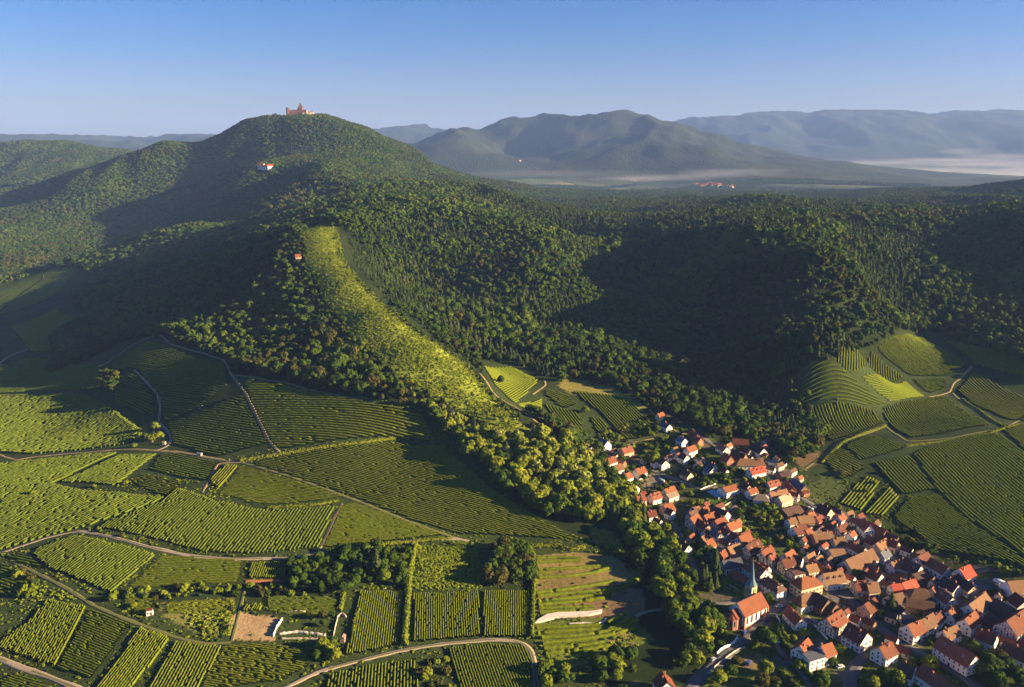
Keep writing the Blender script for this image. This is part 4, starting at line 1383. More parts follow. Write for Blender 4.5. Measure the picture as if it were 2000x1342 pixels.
def house(u1, v1, u2, v2, W, he, rc, wc, flags, label, cat="house", group="houses of the village"):
    pitch = 0.95
    if "F" in flags: pitch = 0.16
    elif "L" in flags: pitch = 0.45
    elif "S" in flags: pitch = 1.25
    W *= 0.88
    he *= 0.92
    hr = he + pitch * W / 2
    c = ground_at((u1 + u2) / 2, (v1 + v2) / 2, hr)[0]
    pts = []
    for u, v in ((u1, v1), (u2, v2)):
        x, y, z = ray(u, v)
        t = (c[2] - CAM_H) / z
        pts.append((float(x * t), float(y * t)))
    dx, dy = pts[1][0] - pts[0][0], pts[1][1] - pts[0][1]
    L = min(max(math.hypot(dx, dy), 5.0), 46.0)
    ang = math.atan2(dy, dx)
    if "H" in flags: L = L + W * 0.9
    L = max(L, 6.0)
    cx, cy = float(c[0]), float(c[1])
    root = empty({"house": "house", "barn": "barn", "shed": "shed"}.get(cat, cat.replace(" ", "_")), (cx, cy, float(H(cx, cy))), ang)
    tag(root, label, cat, group)
    seed = int(u1 * 7 + v1)
    r = random.Random(seed)
    w = MB()
    if "H" in flags or "F" in flags:
        w.box(-L / 2, L / 2, -W / 2, W / 2, -3.0, he)
    else:
        gable_walls(w, L, W, he, pitch)
    w.build("wall", WALL[wc], root)
    rb = MB()
    if "H" in flags: hip_roof(rb, L, W, he, pitch)
    elif "F" in flags:
        gable_roof(rb, L, W, he + 0.05, pitch, 0.35)
    else: gable_roof(rb, L, W, he, pitch, 0.3 if W < 6 else 0.5)
    roof = rb.build("roof", ROOF[rc], root)
    if "h" in flags:
        timber(L, W, he, pitch, seed).build("timber_frame", M_REDTIMBER if "q" in flags else M_TIMBER, root)
    if cat == "house" and "F" not in flags:
        for k in range(1 if r.random() < 0.7 else 2):
            x = (r.random() - 0.5) * L * 0.7
            y = r.choice((-1, 1)) * W * 0.12
            MB().box(x - 0.32, x + 0.32, y - 0.32, y + 0.32, hr - 1.5, hr + 0.8).box(x - 0.4, x + 0.4, y - 0.4, y + 0.4, hr + 0.8, hr + 0.95).build("chimney", M_CHIM, roof)
    floors = [1.0] if he < 4.2 else [1.0, 3.7] if he < 7.2 else [1.0, 3.7, 6.3]
    wm = WINS if "s" in flags else WIN
    if "n" not in flags:
        for z in floors:
            if z + 1.5 > he: continue
            n = max(1, int(L / 2.9))
            for s in (-1, 1):
                for i in range(n):
                    x = -L / 2 + L * (i + 0.5) / n
                    if z == 1.0 and i == n // 2 and s == -1:
                        on_wall("door", DOOR, root, x, -W / 2, 0.0, 0)
                        continue
                    on_wall("window", wm, root, x, s * W / 2, z, 0 if s < 0 else math.pi)
            n = max(1, int(W / 3.0))
            for s in (-1, 1):
                for i in range(n):
                    y = -W / 2 + W * (i + 0.5) / n
                    on_wall("window", wm, root, s * L / 2, y, z, math.pi / 2 * s)
        if "H" not in flags and "F" not in flags and W > 6.5:
            for s in (-1, 1):
                on_wall("window", WIN, root, s * L / 2, 0, he + 0.5, math.pi / 2 * s)
    elif cat == "barn":
        on_wall("barn_door", GATE, root, 0, -W / 2, 0, 0)
        on_wall("barn_door", GATE, root, 0, W / 2, 0, math.pi)
    if "D" in flags:      # dormers along both slopes
        n = max(2, int(L / 4))
        for s in (-1, 1):
            for i in range(n):
                x = -L / 2 + L * (i + 0.5) / n
                y = s * W * 0.30
                z = he + pitch * (W / 2 - abs(y))
                d = MB().box(x - 0.7, x + 0.7, min(y, y - s * 1.4), max(y, y - s * 1.4), z - 0.3, z + 1.15)
                d.build("dormer", WALL["w"], roof)
                on_wall("dormer_window", SKYL, roof, x, y, z, 0 if s < 0 else math.pi)
                e = MB()
                e.add([(x - 0.95, y + s * 0.3, z + 1.1), (x + 0.95, y + s * 0.3, z + 1.1), (x + 0.95, y - s * 1.9, z + 1.75), (x - 0.95, y - s * 1.9, z + 1.75),
                       (x - 0.95, y + s * 0.3, z + 1.25), (x + 0.95, y + s * 0.3, z + 1.25), (x + 0.95, y - s * 1.9, z + 1.9), (x - 0.95, y - s * 1.9, z + 1.9)],
                      [(0, 3, 2, 1), (4, 5, 6, 7), (0, 1, 5, 4), (1, 2, 6, 5), (2, 3, 7, 6), (3, 0, 4, 7)])
                e.build("dormer_roof", ROOF[rc], roof)
    if "K" in flags:      # skylights
        sl = math.atan(pitch)
        for s in (-1, 1):
            for i in range(2):
                x = -L / 4 + L / 2 * i + (r.random() - 0.5)
                y = s * W * 0.27
                z = he + pitch * (W / 2 - abs(y)) + 0.25
                o = on_wall("skylight", SKYL, roof, x, y, z, 0 if s < 0 else math.pi)
                o.rotation_euler = (-(math.pi / 2 - sl), 0, 0 if s < 0 else math.pi)
    FOOT.append((cx, cy, L / 2 + 1.2, W / 2 + 1.2, ang))
    return root

HOUSES = """
1284 808 1295 805 7 3.5 o c|small house with pale orange roof at the wood's edge above the village|house
1294 822 1308 829 8 4.5 s w|white gabled house with dark slate roof, topmost on the right of the valley vineyard|house
1326 851 1338 856.5 8 5 l w|white house with blue slate roof beside the upper street|house
1350 837 1363 848 9 4.5 o t|long wooden house with bright orange-red roof against the dark wood|house
1357 851 1369 856 8 5 r k|brick-red gabled house joined below the orange-red roof|house
1341 875 1357 869 8 5.5 o w|white house with orange roof and one dark dormer, left of the tall bushes|house
1330 884 1342 889 8 5 d w|white gabled house with dark roof beside the small red turret wing|house
1321 887 1328 884 4.5 3.5 o w|little wing with orange roof at the white gabled house|shed
1140 864 1156 873 9 4.5 r w|white gabled house with red roof, leftmost of the upper village|house
1172 855 1187 861.5 10 5.5 s w|tall white gabled house with slate roof beside the steep vineyard|house
1148 852 1155 856 5 3 g w|small white shed between the slate-roofed house and the vine rows|shed
1214 876 1233 871 9 5 o p s|rosy house with orange roof and two skylights below the valley vineyard|house
1181 897 1200 891 9 5 o w|white house with orange roof above the brown-roofed one, near the wood|house
1196 910 1214 905.5 9 5 b w|white house with brown roof right beside the wood|house
1242 916 1258 911 9 5 o w|white house with pinkish orange roof standing alone on a garden slope|house
1211 930 1231 922 8 5 o w|white house with orange roof above the black-roofed house|house
1222 938 1243 948 9 4.5 s w|white gabled house with black roof beside the orange autumn tree|house
1249 963 1260 959 7 5 o w|small house with orange roof behind the pinkish roof at the wood|house
1243 970 1258 966 8 5 r p|pinkish roofed house nearest the wood below the black-roofed house|house
1270 965 1288 960 9 4.5 o w D|low white house with orange roof and dormers on the middle lawn|house
1298 956 1316 949 9 5.5 o h h|half-timbered house with orange roof beside the boat-shaped garden wall|house
1301 966 1320 960 9 4.5 g h h L|house with flat beige roof in front of the half-timbered one|house
1290 891 1301 899 9 5 d w|white gabled house with dark brown roof beside the tall garden tree|house
1275 897 1281 901 5 4 o w|tiny white gable left of the dark brown roof|shed
1334 916 1349 923 8 3.5 d c|low cream house with dark roof in the middle of the gardens|house
1361 897 1373 894 7 3.2 g w L|white bungalow with a flat pale roof above the garden hedge|house
1384 903 1397 908 8 5 s w|white gabled house with two dark roofs beside the brick chapel house|house
1378 912 1390 918 6 3.5 s w|lower slate wing in front of the white gabled house|shed
1415 883 1428 891 9 7 r k S|tall brick house with steep red roof at the head of the street|house
1412 913 1420 917 6 4 r w|small white gable with red roof below the tall brick house|house
1405 865 1420 873 9 4 b w|white gabled house with brown roof beneath the dark wood|house
1430 880 1456 887 12 4.5 d t n|broad dark shed roof in the builder's yard below the wood|barn
1431 857 1462 858.5 9 4 r t n|long red-brown shed along the foot of the dark wood|barn
1470 865 1492 876 10 5 d w n|long dark-roofed barn with white wall at the yard|barn
1490 883 1500 887 7 4 o k L|short brick-red building at the end of the long dark barn|house
1446 896 1484 896 11 4 b w H|large hipped house with brown and orange roof in the upper street|house
1464 916 1491 910 9 4.5 R w D|long white house with bright red roof and small dormers|house
1499 942 1520 937 8 4.5 r w D|white house with red roof and white dormers right of the street|house
1536 937 1550 952 7 3.5 r k|winding red-roofed outbuilding by the vineyard meadow|house
1549 934 1573 948 9 4 s t n|dark slate barn behind the red outbuilding|barn
1566 960 1577 957.5 6 3 o k L|small orange-roofed shed at the foot of the vineyard meadow|shed
1522 925 1538 922 9 3.5 d t n L|low brown shed roof beside the heap of white rubble|barn
1501 898 1514 899.5 6 3 l w L n|pale blue metal-roofed shed by the upper street|shed
1503 962 1536 955 10 4 b w|wide house with brown roof in the middle of the village|house
1521 971 1542 964 9 5 g c|cream house with light brown roof in front of the wide brown one|house
1528 995 1560 987 14 4 d t n L|very broad flat brown barn roof at the village centre|barn
1600 984 1623 994 11 5 d c|large dark-roofed house with cream gable by the vineyard hedge|house
1452 941 1464 948 8 5 d c|cream gabled house with dark roof right of the pool villa|house
1461 957 1476 951.5 7 4.5 o w|white house with orange roof next to the cream gable|house
1483 965 1492 966 9 5 g w H|square white house with grey pyramid roof below the orange one|house
1296 987 1312 981 10 4.5 o p|rosy house with orange roof at the lane into the old village|house
1303 992 1315 997 7 5 d w|small white gable with dark roof attached to the rosy house|house
1264 999 1280 996 8 4.5 o w|orange-roofed house hidden behind the belt of trees|house
1279 1011 1290 1015 7 4.5 d w|white gable with dark roof behind the belt of trees|house
1277 1020 1289 1024 6 4 d w|lowest white gable half buried in the belt of trees|house
1346 1001 1363 993 8 5 d h h|half-timbered house with dark purple roof above the old quarter|house
1374 991 1380 988 5 7 o k|narrow brick tower house at the top of the old quarter|house
1377 982 1382 980 3 6 o k S|slim brick chimney house beside the narrow tower house|house
1348 1012 1363 1003 10 6.5 o h h|big half-timbered house with orange roof at the head of the old quarter|house
1360 1010 1384 1026 9 5 r h h|red-roofed wing running down from the big half-timbered house|house
1375 1007 1396 999 8 5.5 o h h|half-timbered house with orange roof, left of the dark barn|house
1396 1017 1415 1008 8 5.5 o h h|half-timbered house with orange roof, below the dark barn|house
1398 990 1421 999 11 5.5 d w|large dark barn-like house with white gable over the old quarter|house
1420 1024 1441 1015 9 5.5 o h h|half-timbered house with orange roof and tall white gable wall|house
1443 1048 1464 1040 9 5.5 o h h|half-timbered house with sunlit orange roof opposite the garden terrace|house
1425 1037 1450 1045 8 4 r w|low red roof between two half-timbered houses|house
1410 1028 1424 1040 7 4.5 r h|narrow red roof in the middle of the old quarter|house
1457 1066 1482 1053 10 5.5 o h h|half-timbered corner house with three skylights|house K
1378 1058 1391 1051 9 5 o h h|half-timbered house with square orange roof on the left of the old quarter|house
1375 1037 1383 1032 6 4.5 o w|tiny orange-roofed house squeezed between half-timbered neighbours|house
1394 1031 1408 1042 8 5.5 s h h|half-timbered house with black roof and one bright slope|house
1346 1048 1355 1041 6 3.5 o p|small pink shed with orange roof by the lane|shed
1330 1056 1345 1065 9 5 d w|white gabled house with dark roof beyond the belt of trees|house
1421 1069 1445 1061 9 5 b p h q|rose-coloured house with red timbers and mossy brown roof|house
1406 1079 1417 1072 7 5 o k h q|small house with crimson gables and orange roof|house
1393 1082 1402 1076 6 4 o p h q|pink outbuilding left of the crimson gables|shed
1411 1096 1446 1089 9 5 s h h|half-timbered house with dark slate roof above the low red barn|house
1464 1089 1496 1112 13 7 r w D|great house with dark red roof and a row of white dormers behind the church|house
1487 1100 1500 1106 8 7 o w|orange-roofed cross wing of the great dormered house|house
1432 1112 1466 1131 7 3 r t n|long low red barn on the grassy bank|barn
1466 1133 1478 1146 8 3.5 r t n|dark red shed roof next to the church tower|barn
1487 1078 1505 1064 9 6.5 o h h|big half-timbered house with tall orange gable on the main lane|house
1502 1086 1513 1079 7 5.5 r h h|half-timbered wing with red roof on the main lane|house
1533 1082 1549 1073 8 5.5 o w|house with orange roof behind the inn|house
1527 1094 1549 1088 9 6 o c h|half-timbered inn with wide orange roof at the bend of the lane|house
1551 1084 1566 1088 9 6.5 d w|house with a big white sunlit gable beside the inn|house
1545 1117 1567 1112 9 4.5 d h h F|low dark flat-roofed house with black and white front|house
1574 1105 1594 1101 8 5 b h h|small half-timbered house with brown roof right of the inn|house
1500 1127 1519 1138 10 6 d w H D|white house with hipped roof, one slope bright orange, near the church tower|house
1567 1128 1586 1123 12 7.5 o c s H|cream town hall with orange hipped roof and rows of windows|house
1608 1121 1645 1115 12 5 b w D|long white house with brown roof and yellow dormers at the square|house
1668 1135 1690 1134 10 5 o c s|cream house with bright orange roof on the square|house
1693 1138 1714 1137 10 5 b c s|cream house with dark brown roof right of the bright orange one|house
1566 1163 1588 1156 11 5 b w H|house with swept brown roof in front of the town hall|house
1594 1157 1618 1171 12 5 d t n|big dark barn roof behind the swept brown roof|barn
1618 1170 1634 1180 9 4 d t n|lower dark shed at the edge of the square|barn
1541 1183 1566 1208 9 4.5 r w|house with dark red roof and sunlit ridge below the road|house
1615 1208 1643 1190 12 6 o h h|half-timbered house with orange roof and tall white chimneys|house D
1658 1216 1694 1236 13 6.5 r w s|large white house with red-brown roof and lit gable|house K
1688 1181 1708 1167 10 5 o p|half-timbered house with sunlit orange roof by the dark conifer|house
1562 1262 1578 1246 11 6 o w|white house with steep orange roof behind the flat-roofed house|house
1568 1278 1598 1269 13 7 s w F|white house with black flat roof and bright front wall|house
1604 1262 1624 1255 10 6.5 o w s|white house with light orange roof right of the black flat roof|house
1539 1013 1553 1010.5 8 4.5 b w|small white house with brown roof left of the long brown roof|house
1558 1009 1587 1006 9 4.5 b t|long brown-roofed house at the top of the right quarter|house
1578 1003 1588 998 7 5 o p|house with bright orange roof behind the long brown roof|house
1594 1010 1605 1006 7 4 o p|small orange-roofed house at the end of the long brown roof|house
1549 1029 1572 1022 11 5 o w|house with broad orange roof below the long brown roof|house
1573 1036 1583 1031 7 4 o w|small orange wing of the broad orange roof|shed
1587 1043 1612 1039 10 4.5 b k|red-brown house with two roof colours in the right quarter|house
1605 1041 1624 1038 9 4.5 b h h|brown-roofed house joined to the two-coloured one|house
1627 1051 1648 1048.5 9 4.5 b h h|half-timbered house with brown roof and white front in the right quarter|house
1635 1029 1654 1020 9 5 o h h|half-timbered house with big orange roof near the vineyard hedge|house
1658 1042 1668 1036 6 5.5 o w|small turret-like house with orange roof below the big one|house
1637 1009 1647 1002 7 5.5 o w|white house with pointed orange roof by the vineyard hedge|house
1685 1011 1700 1025 9 6 r w S|tall steep-roofed house with one pink slope by the hedge|house
1700 1020 1731 1036 9 4.5 r t n|long dark red barn along the vineyard hedge|barn
1732 1040 1754 1049 10 4.5 d t n|purple-grey barn roof at the end of the long red barn|barn
1660 1055 1690 1070 9 4.5 r w|long red roof in the middle of the right quarter|house
1695 1045 1722 1058 9 4.5 r w|red-roofed row below the long barn|house
1711 1062 1730 1051 9 5 b c|cream house with light brown roof at the courtyard|house
1734 1051 1755 1059 8 5 r c|cream house with red roof across the courtyard|house
1720 1079 1734 1072 8 5 s w|house with slate roof and pale lit gable in the courtyard|house
1620 1074 1648 1072.5 12 4.5 b g n L|barn with wide brown roof and grey wall by the garden slope|barn
1652 1094 1704 1071 13 4.5 b g n|longest brown barn roof in the village|barn
1673 1103 1684 1098 6 3.5 o w|small orange roof leaning on the longest barn|shed
1740 1098 1757 1093 8 5.5 b w|white house with brown roof standing free in the yard|house
1757 1086 1799 1105 12 5 d w K|long house with dark roof and a line of skylights|house
1789 1079 1804 1073 9 4.5 d t n|dark brown barn roof above the sunlit orange one|barn
1793 1087 1812 1078 9 5 o w|white house with sunlit orange roof below the right vineyard|house
1818 1089 1852 1108 10 5 r w|long red-brown house with white gable below the right vineyard|house
1874 1111 1894 1103 12 4.5 R w|white house with bright scarlet roof at the upper right|house
1872 1122 1903 1144 9 5 d c|long dark-roofed house with cream gable at the asphalt yard|house
1856 1128 1871 1121 7 4.5 o w|small orange roof before the long dark-roofed house|house
1843 1127 1872 1142 10 5 d w|dark-roofed house with pink-lit gable in the right quarter|house
1968 1136 2006 1133 12 4.5 b w n|white barn with brown roof at the right edge|barn
1762 1139 1787 1131 8 5 R w h|white house with scarlet roof in the middle of the right quarter|house
1741 1142 1759 1140 8 5 R w s|small white house with scarlet roof beside it|house
1744 1120 1771 1137 8 4.5 r w|dark red roof above the two scarlet roofs|house
1700 1110 1722 1121 10 5 r w|red-brown house with orange end left of the scarlet roofs|house
1782 1122 1808 1113 10 4 d t n L|dark flat shed roofs between the alleys|barn
1736 1164 1762 1157 10 4.5 b w|house with mossy brown roof behind the dark conifer|house
1738 1162 1768 1192 7 5 d w|long narrow dark house with a sunlit ridge|house
1788 1149 1806 1150 11 5.5 b w H|white house with hipped brown roof, one end orange|house
1770 1168 1825 1178 13 4 b t n L|broad flat brown barn roofs in shade|barn
1838 1149 1862 1166 10 5 r w K|dark red house with white skylights|house
1893 1181 1925 1157 12 6 b w|large white gabled house with speckled brown slope|house
1902 1186 1918 1198 9 5 d w|dark wing in front of the large white gable|house
1983 1157 2004 1173 11 5.5 o w|orange-roofed house at the right edge above the dark barns|house
1946 1170 1982 1189 13 4.5 d t n|great dark barn roof left of the right-edge orange house|barn
1930 1196 1962 1212 11 4.5 d t n|second dark barn roof above the big orange gable|barn
1853 1194 1867 1180 9 5 o w|house with small square orange roof in the shaded alley|house
1772 1221 1798 1211 11 6.5 o w s|white corner house with bright orange roof on the lower street|house
1800 1211 1822 1197 11 5.5 b w|brown-roofed house with one bright slope right of the corner house|house
1828 1204 1838 1193 7 5 o w|narrow house with orange slope behind the brown one|house
1884 1210 1904 1193 10 6 o w|white house with orange roof behind the long school|house
1838 1240 1905 1281 13 6.5 r w|longest white building with brown roof and pillared front|house K
1842 1232 1868 1221 9 5 b w|brown-roofed house behind the longest white building|house
1909 1226 1947 1241 10 5.5 r w|white house with red-brown roof and sunlit end, right of the school|house
1966 1213 2006 1186 15 6.5 o h h|large half-timbered house with wide orange roof at the right edge|house
1962 1252 2012 1276 10 4.5 r w|long red-roofed row at the right edge below the orange gable|house
1717 1265 1741 1253 11 6 o w|white house with orange slope below the lower street|house
1760 1292 1788 1304 11 5 d w|dark-roofed house behind the sunlit ridge at the bottom|house
1802 1297 1868 1341 11 5.5 r w|long red-roofed house with glowing ridge at the bottom edge|house
1762 1200 1784 1204 8 5 s p|pink house with grey roof in the shaded alley|house
1293 1312 1304 1332 11 5 o w|lone house with orange and dark roof slopes at the bottom among trees|house
"""
def build_houses():
    for line in HOUSES.strip().split("\n"):
        spec, label, cat = line.split("|")
        p = spec.split()
        nums = list(map(float, p[:6]))
        fl = "".join(p[8:])
        cat, extra = (cat.split() + [""])[:2]
        house(*nums, p[6], p[7], fl + extra, label, cat)
build_houses()

def infill():
    """the small outbuildings that crowd between the houses"""
    r = random.Random(11)
    named = [(o.location.x, o.location.y, o["label"]) for o in COL.objects if o.get("group") == "houses of the village"]
    made = 0
    for outline, n in (("1540 1000;1600 998;1700 1020;1760 1075;1850 1112;1990 1165;2010 1290;1900 1235;1800 1195;1700 1150;1600 1125;1560 1060", 52),
                       ("1340 1005;1400 992;1470 1055;1500 1085;1440 1105;1375 1075", 12), ("1400 860;1500 868;1560 930;1590 985;1520 985;1440 910", 16),
                       ("1160 880;1300 880;1400 900;1380 930;1260 950;1190 900", 7), ("1530 1190;1700 1170;1800 1250;1780 1300;1640 1230", 8)):
        g = ground_at(*zip(*P(outline)))[:, :2]
        lo, hi = g.min(0), g.max(0)
        k = t = 0
        while k < n and t < n * 60:
            t += 1
            x, y = r.uniform(lo[0], hi[0]), r.uniform(lo[1], hi[1])
            L, W, he = r.uniform(5.5, 10), r.uniform(4.2, 6.5), r.uniform(2.6, 4.4)
            a = np.array([x]), np.array([y])
            if not in_poly(a[0], a[1], g)[0] or not keep_clear(a[0], a[1], 2.6)[0]: continue
            ok = True
            for cx, cy, hl, hw, an in FOOT:
                dx, dy = x - cx, y - cy
                u, v = dx * math.cos(an) + dy * math.sin(an), -dx * math.sin(an) + dy * math.cos(an)
                if abs(u) < hl + W * 0.5 and abs(v) < hw + W * 0.5: ok = False; break
            if not ok: continue
            ang = R(r.choice((42, -45)) + r.uniform(-8, 8))
            W2 = W * 0.88
            hr = he * 0.92 + 0.95 * W2 / 2
            z = float(H(x, y)) + hr
            ex, ey = math.cos(ang) * L / 2, math.sin(ang) * L / 2
            u1, v1 = to_px(x - ex, y - ey, z)
            u2, v2 = to_px(x + ex, y + ey, z)
            rc = r.choice("rrrbbdo")
            wc = r.choice("wwchgt")
            near = min(named, key=lambda q: (q[0] - x) ** 2 + (q[1] - y) ** 2)[2].split(",")[0].split()[:9]
            while near[-1] in ("with", "the", "of", "and", "a", "in", "on", "at", "by", "to", "its", "one", "beside", "below", "above", "behind", "right", "left", "near", "from", "against", "along", "small", "big", "old", "wide", "dark", "white"): near.pop()
            name = {"r": "red-brown", "b": "brown", "d": "dark", "o": "orange"}[rc] + " roofed outbuilding beside the " + " ".join(near)
            house(float(u1), float(v1), float(u2), float(v2), W, he, rc, wc, "h" if wc == "h" else "", name, "shed", "outbuildings of the village")
            k += 1; made += 1
    print("outbuildings", made)
infill()

# ------------------------------------------------------------------ church: nave, polygonal apse, slender tower with a slate spire
def place(u, v, lift=0.0):
    p = ground_at(u, v, lift)[0]
    return float(p[0]), float(p[1]), float(H(p[0], p[1]))

def pointed_window(w, h):
    mb = MB()
    n = 6
    poly = [(-w / 2, 0), (w / 2, 0)] + [(w / 2 * math.cos(math.pi * k / n), h + w * 0.7 * math.sin(math.pi * k / n)) for k in range(n + 1)]
    m = len(poly)
    mb.add([(x, -0.05, z) for x, z in poly] + [(x, 0.1, z) for x, z in poly], [tuple(range(m))] + [(i, m + i, m + (i + 1) % m, (i + 1) % m) for i in range(m)])
    return mb

def church():
    he, W, L = 8.0, 12.5, 21.0
    hr = he + 0.95 * W / 2
    c = ground_at(1463, 1167.5, hr)[0]
    a, b = [], []
    for u, v in ((1441, 1178), (1486, 1157)):
        x, y, z = ray(u, v)
        t = (c[2] - CAM_H) / z
        a.append((float(x * t), float(y * t)))
    ang = math.atan2(a[1][1] - a[0][1], a[1][0] - a[0][0])
    L = math.hypot(a[1][0] - a[0][0], a[1][1] - a[0][1])
    root = empty("church", (float(c[0]), float(c[1]), float(H(c[0], c[1]))), ang)
    tag(root, "village church with orange roof and slender tower with green slate spire", "church")
    FOOT.append((c[0], c[1], L / 2 + 10, W / 2 + 2, ang))
    w = MB(); gable_walls(w, L, W, he, 0.95); w.build("wall", WALL["w"], root)
    MB().box(-L / 2 - 0.12, L / 2 + 0.12, -W / 2 - 0.12, W / 2 + 0.12, -3.2, 0.9).build("plinth", M_SAND, root)
    for sx in (-1, 1):
        for sy in (-1, 1):
            MB().box(sx * L / 2 - 0.45, sx * L / 2 + 0.45, sy * W / 2 - 0.45, sy * W / 2 + 0.45, -3.1, he - 0.3).build("corner_stone", M_SAND, root)
    rb = MB(); gable_roof(rb, L, W, he, 0.95, 0.6); rb.build("roof", ROOF["o"], root)
    pw = pointed_window(1.3, 3.6).mesh("window", M_GLASS)
    fr = pointed_window(1.9, 3.75).mesh("surround", M_SAND)
    for s in (-1, 1):
        for i in range(5):
            x = -L / 2 + L * (i + 0.6) / 5.2
            o = on_wall("window", pw, root, x, s * (W / 2 + 0.08), 2.2, 0 if s < 0 else math.pi)
            q = link("surround", fr, o); q.location = (0, 0.06, -0.25)
    # choir and apse at the left-hand end
    q = MB(); q.box(-L / 2 - 4.5, -L / 2 + 0.05, -4.2, 4.2, -3, 7.0); q.build("choir", M_SAND, root)
    rb = MB(); gable_roof(rb, 4.5, 8.4, 7.0, 0.85, 0.4, cx=-L / 2 - 2.2); rb.build("choir_roof", ROOF["o"], root)
    poly = [(-L / 2 - 4.5 + 0.0, -4.1)] + [(-L / 2 - 4.5 - 4.1 * math.sin(t), -4.1 * math.cos(t)) for t in [math.pi * k / 5 for k in range(1, 5)]] + [(-L / 2 - 4.5, 4.1)]
    ap = MB().prism(poly, -3, 6.6); ap.build("apse", M_SAND, root)
    m = len(poly)
    cone = MB()
    pc = [(x * 1.0 - (0.4 if i not in (0, m - 1) else 0), y * 1.08) for i, (x, y) in enumerate(poly)]
    cone.add([(x, y, 6.5) for x, y in pc] + [(x, y, 6.75) for x, y in pc] + [(-L / 2 - 4.4, 0, 10.2)],
             [tuple(range(m))] + [(i, i + 1, m + i + 1, m + i) for i in range(m - 1)] + [(m + i, m + i + 1, 2 * m) for i in range(m - 1)] + [(m - 1, 0, m, 2 * m - 1)])
    cone.build("apse_roof", ROOF["r"], root)
    nw = pointed_window(0.9, 2.9).mesh("apse_window", M_GLASS)
    for k in range(5):
        t = math.pi * (k + 0.5) / 5
        x, y = -L / 2 - 4.5 - 3.98 * math.sin(t), -3.98 * math.cos(t)
        on_wall("apse_window", nw, root, x, y, 2.0, math.atan2(-math.cos(t), -math.sin(t)) + math.pi / 2)
    # tower on the far side at the right-hand end
    tx, ty, th = L / 2 - 2.4, W / 2 - 1.0, 17.5
    tw = MB().box(tx - 2.5, tx + 2.5, ty - 2.5, ty + 2.5, -3, th); tw.build("tower", M_YSAND, root)
    for z in (6.0, 11.6, th - 0.3):
        MB().box(tx - 2.7, tx + 2.7, ty - 2.7, ty + 2.7, z, z + 0.35).build("string_course", M_SAND, root)
    bw = pointed_window(0.75, 2.5).mesh("belfry_window", M_GLASS)
    for k in range(4):
        an = k * math.pi / 2
        for z in (7.4, 12.8):
            for d in ((-0.8, 0.8) if z > 10 else (0,)):
                x, y = tx + 2.54 * math.sin(an) + d * math.cos(an), ty - 2.54 * math.cos(an) + d * math.sin(an)
                on_wall("belfry_window", bw, root, x, y, z, an)
    sp = MB()
    b0 = [(tx - 2.7, ty - 2.7), (tx + 2.7, ty - 2.7), (tx + 2.7, ty + 2.7), (tx - 2.7, ty + 2.7)]
    r8 = [(tx + 1.75 * math.cos(math.pi / 8 + k * math.pi / 4 - 3 * math.pi / 4 - math.pi / 4 + math.pi / 4), ty + 1.75 * math.sin(math.pi / 8 + k * math.pi / 4 - 3 * math.pi / 4)) for k in range(8)]
    sp.lathe(tx, ty, [(3.7, th + 0.05), (2.6, th + 1.9), (1.75, th + 4.2), (0.12, th + 17.0)], 8, math.pi / 8)
    spire = sp.build("spire", mat_roof("green_slate", (0.07, 0.11, 0.13), (0.11, 0.17, 0.19), (0.15, 0.22, 0.24)), root)
    cr = MB().bar((tx, ty, th + 16.8), (tx, ty, th + 18.8), 0.14, 0.14).bar((tx - 0.6, ty, th + 18.2), (tx + 0.6, ty, th + 18.2), 0.12, 0.12)
    cr.build("cross", M_TIMBER, spire)
    # porch on the near side
    MB().box(L / 2 - 5.0, L / 2 - 2.0, -W / 2 - 1.8, -W / 2 + 0.02, -2, 3.2).build("porch", M_SAND, root)
    rb = MB(); gable_roof(rb, 1.9, 3.0, 3.2, 0.8, 0.25, cx=L / 2 - 3.5, cy=-W / 2 - 0.95, turn=True); rb.build("porch_roof", ROOF["r"], root)
church()

# ------------------------------------------------------------------ villa with swimming pool
def villa():
    root = house(1411, 953, 1436, 945.5, 12, 5.2, "o", "w", "L", "white villa with orange roof beside a blue swimming pool", "house")
    return root
villa()
M_POOL, _nt, _b = new_mat("pool_cover")
_t = noise(_nt, 0.5, 3, 0.6, _nt.nodes.new("ShaderNodeTexCoord").outputs["Object"])
_r = ramp(_nt, [(0.10, 0.33, 0.50), (0.16, 0.45, 0.62)], [0.35, 0.65])
_nt.links.new(_t.outputs["Fac"], _r.inputs[0]); _nt.links.new(_r.outputs[0], _b.inputs["Base Color"])
_b.inputs["Roughness"].default_value = 0.25; _b.inputs["Specular IOR Level"].default_value = 0.5

def pool(corners, name, label, cat, h):
    g = ground_at(*zip(*P(corners)))
    c = g.mean(0)
    z = float(g[:, 2].max()) + 0.15
    root = empty(name, (float(c[0]), float(c[1]), z))
    tag(root, label, cat)
    q = [(float(x - c[0]), float(y - c[1])) for x, y, _ in g]
    big = [(x * 1.12, y * 1.12) for x, y in q]
    MB().prism(big, -2.0, h).build("pool_rim", M_STONE, root)
    MB().prism(q, h - 0.4, h + 0.03).build("pool_water", M_POOL, root)
    FOOT.append((c[0], c[1], 10, 6, 0.3))
pool("1383 962;1396 957.5;1417 968.5;1403 974.5", "swimming_pool", "large pale blue swimming pool beside the white villa", "pool", 0.15)
pool("1287 936;1291 934.5;1298 940;1296 943", "swimming_pool", "small narrow blue pool on the terrace left of the gardens", "pool", 0.6)

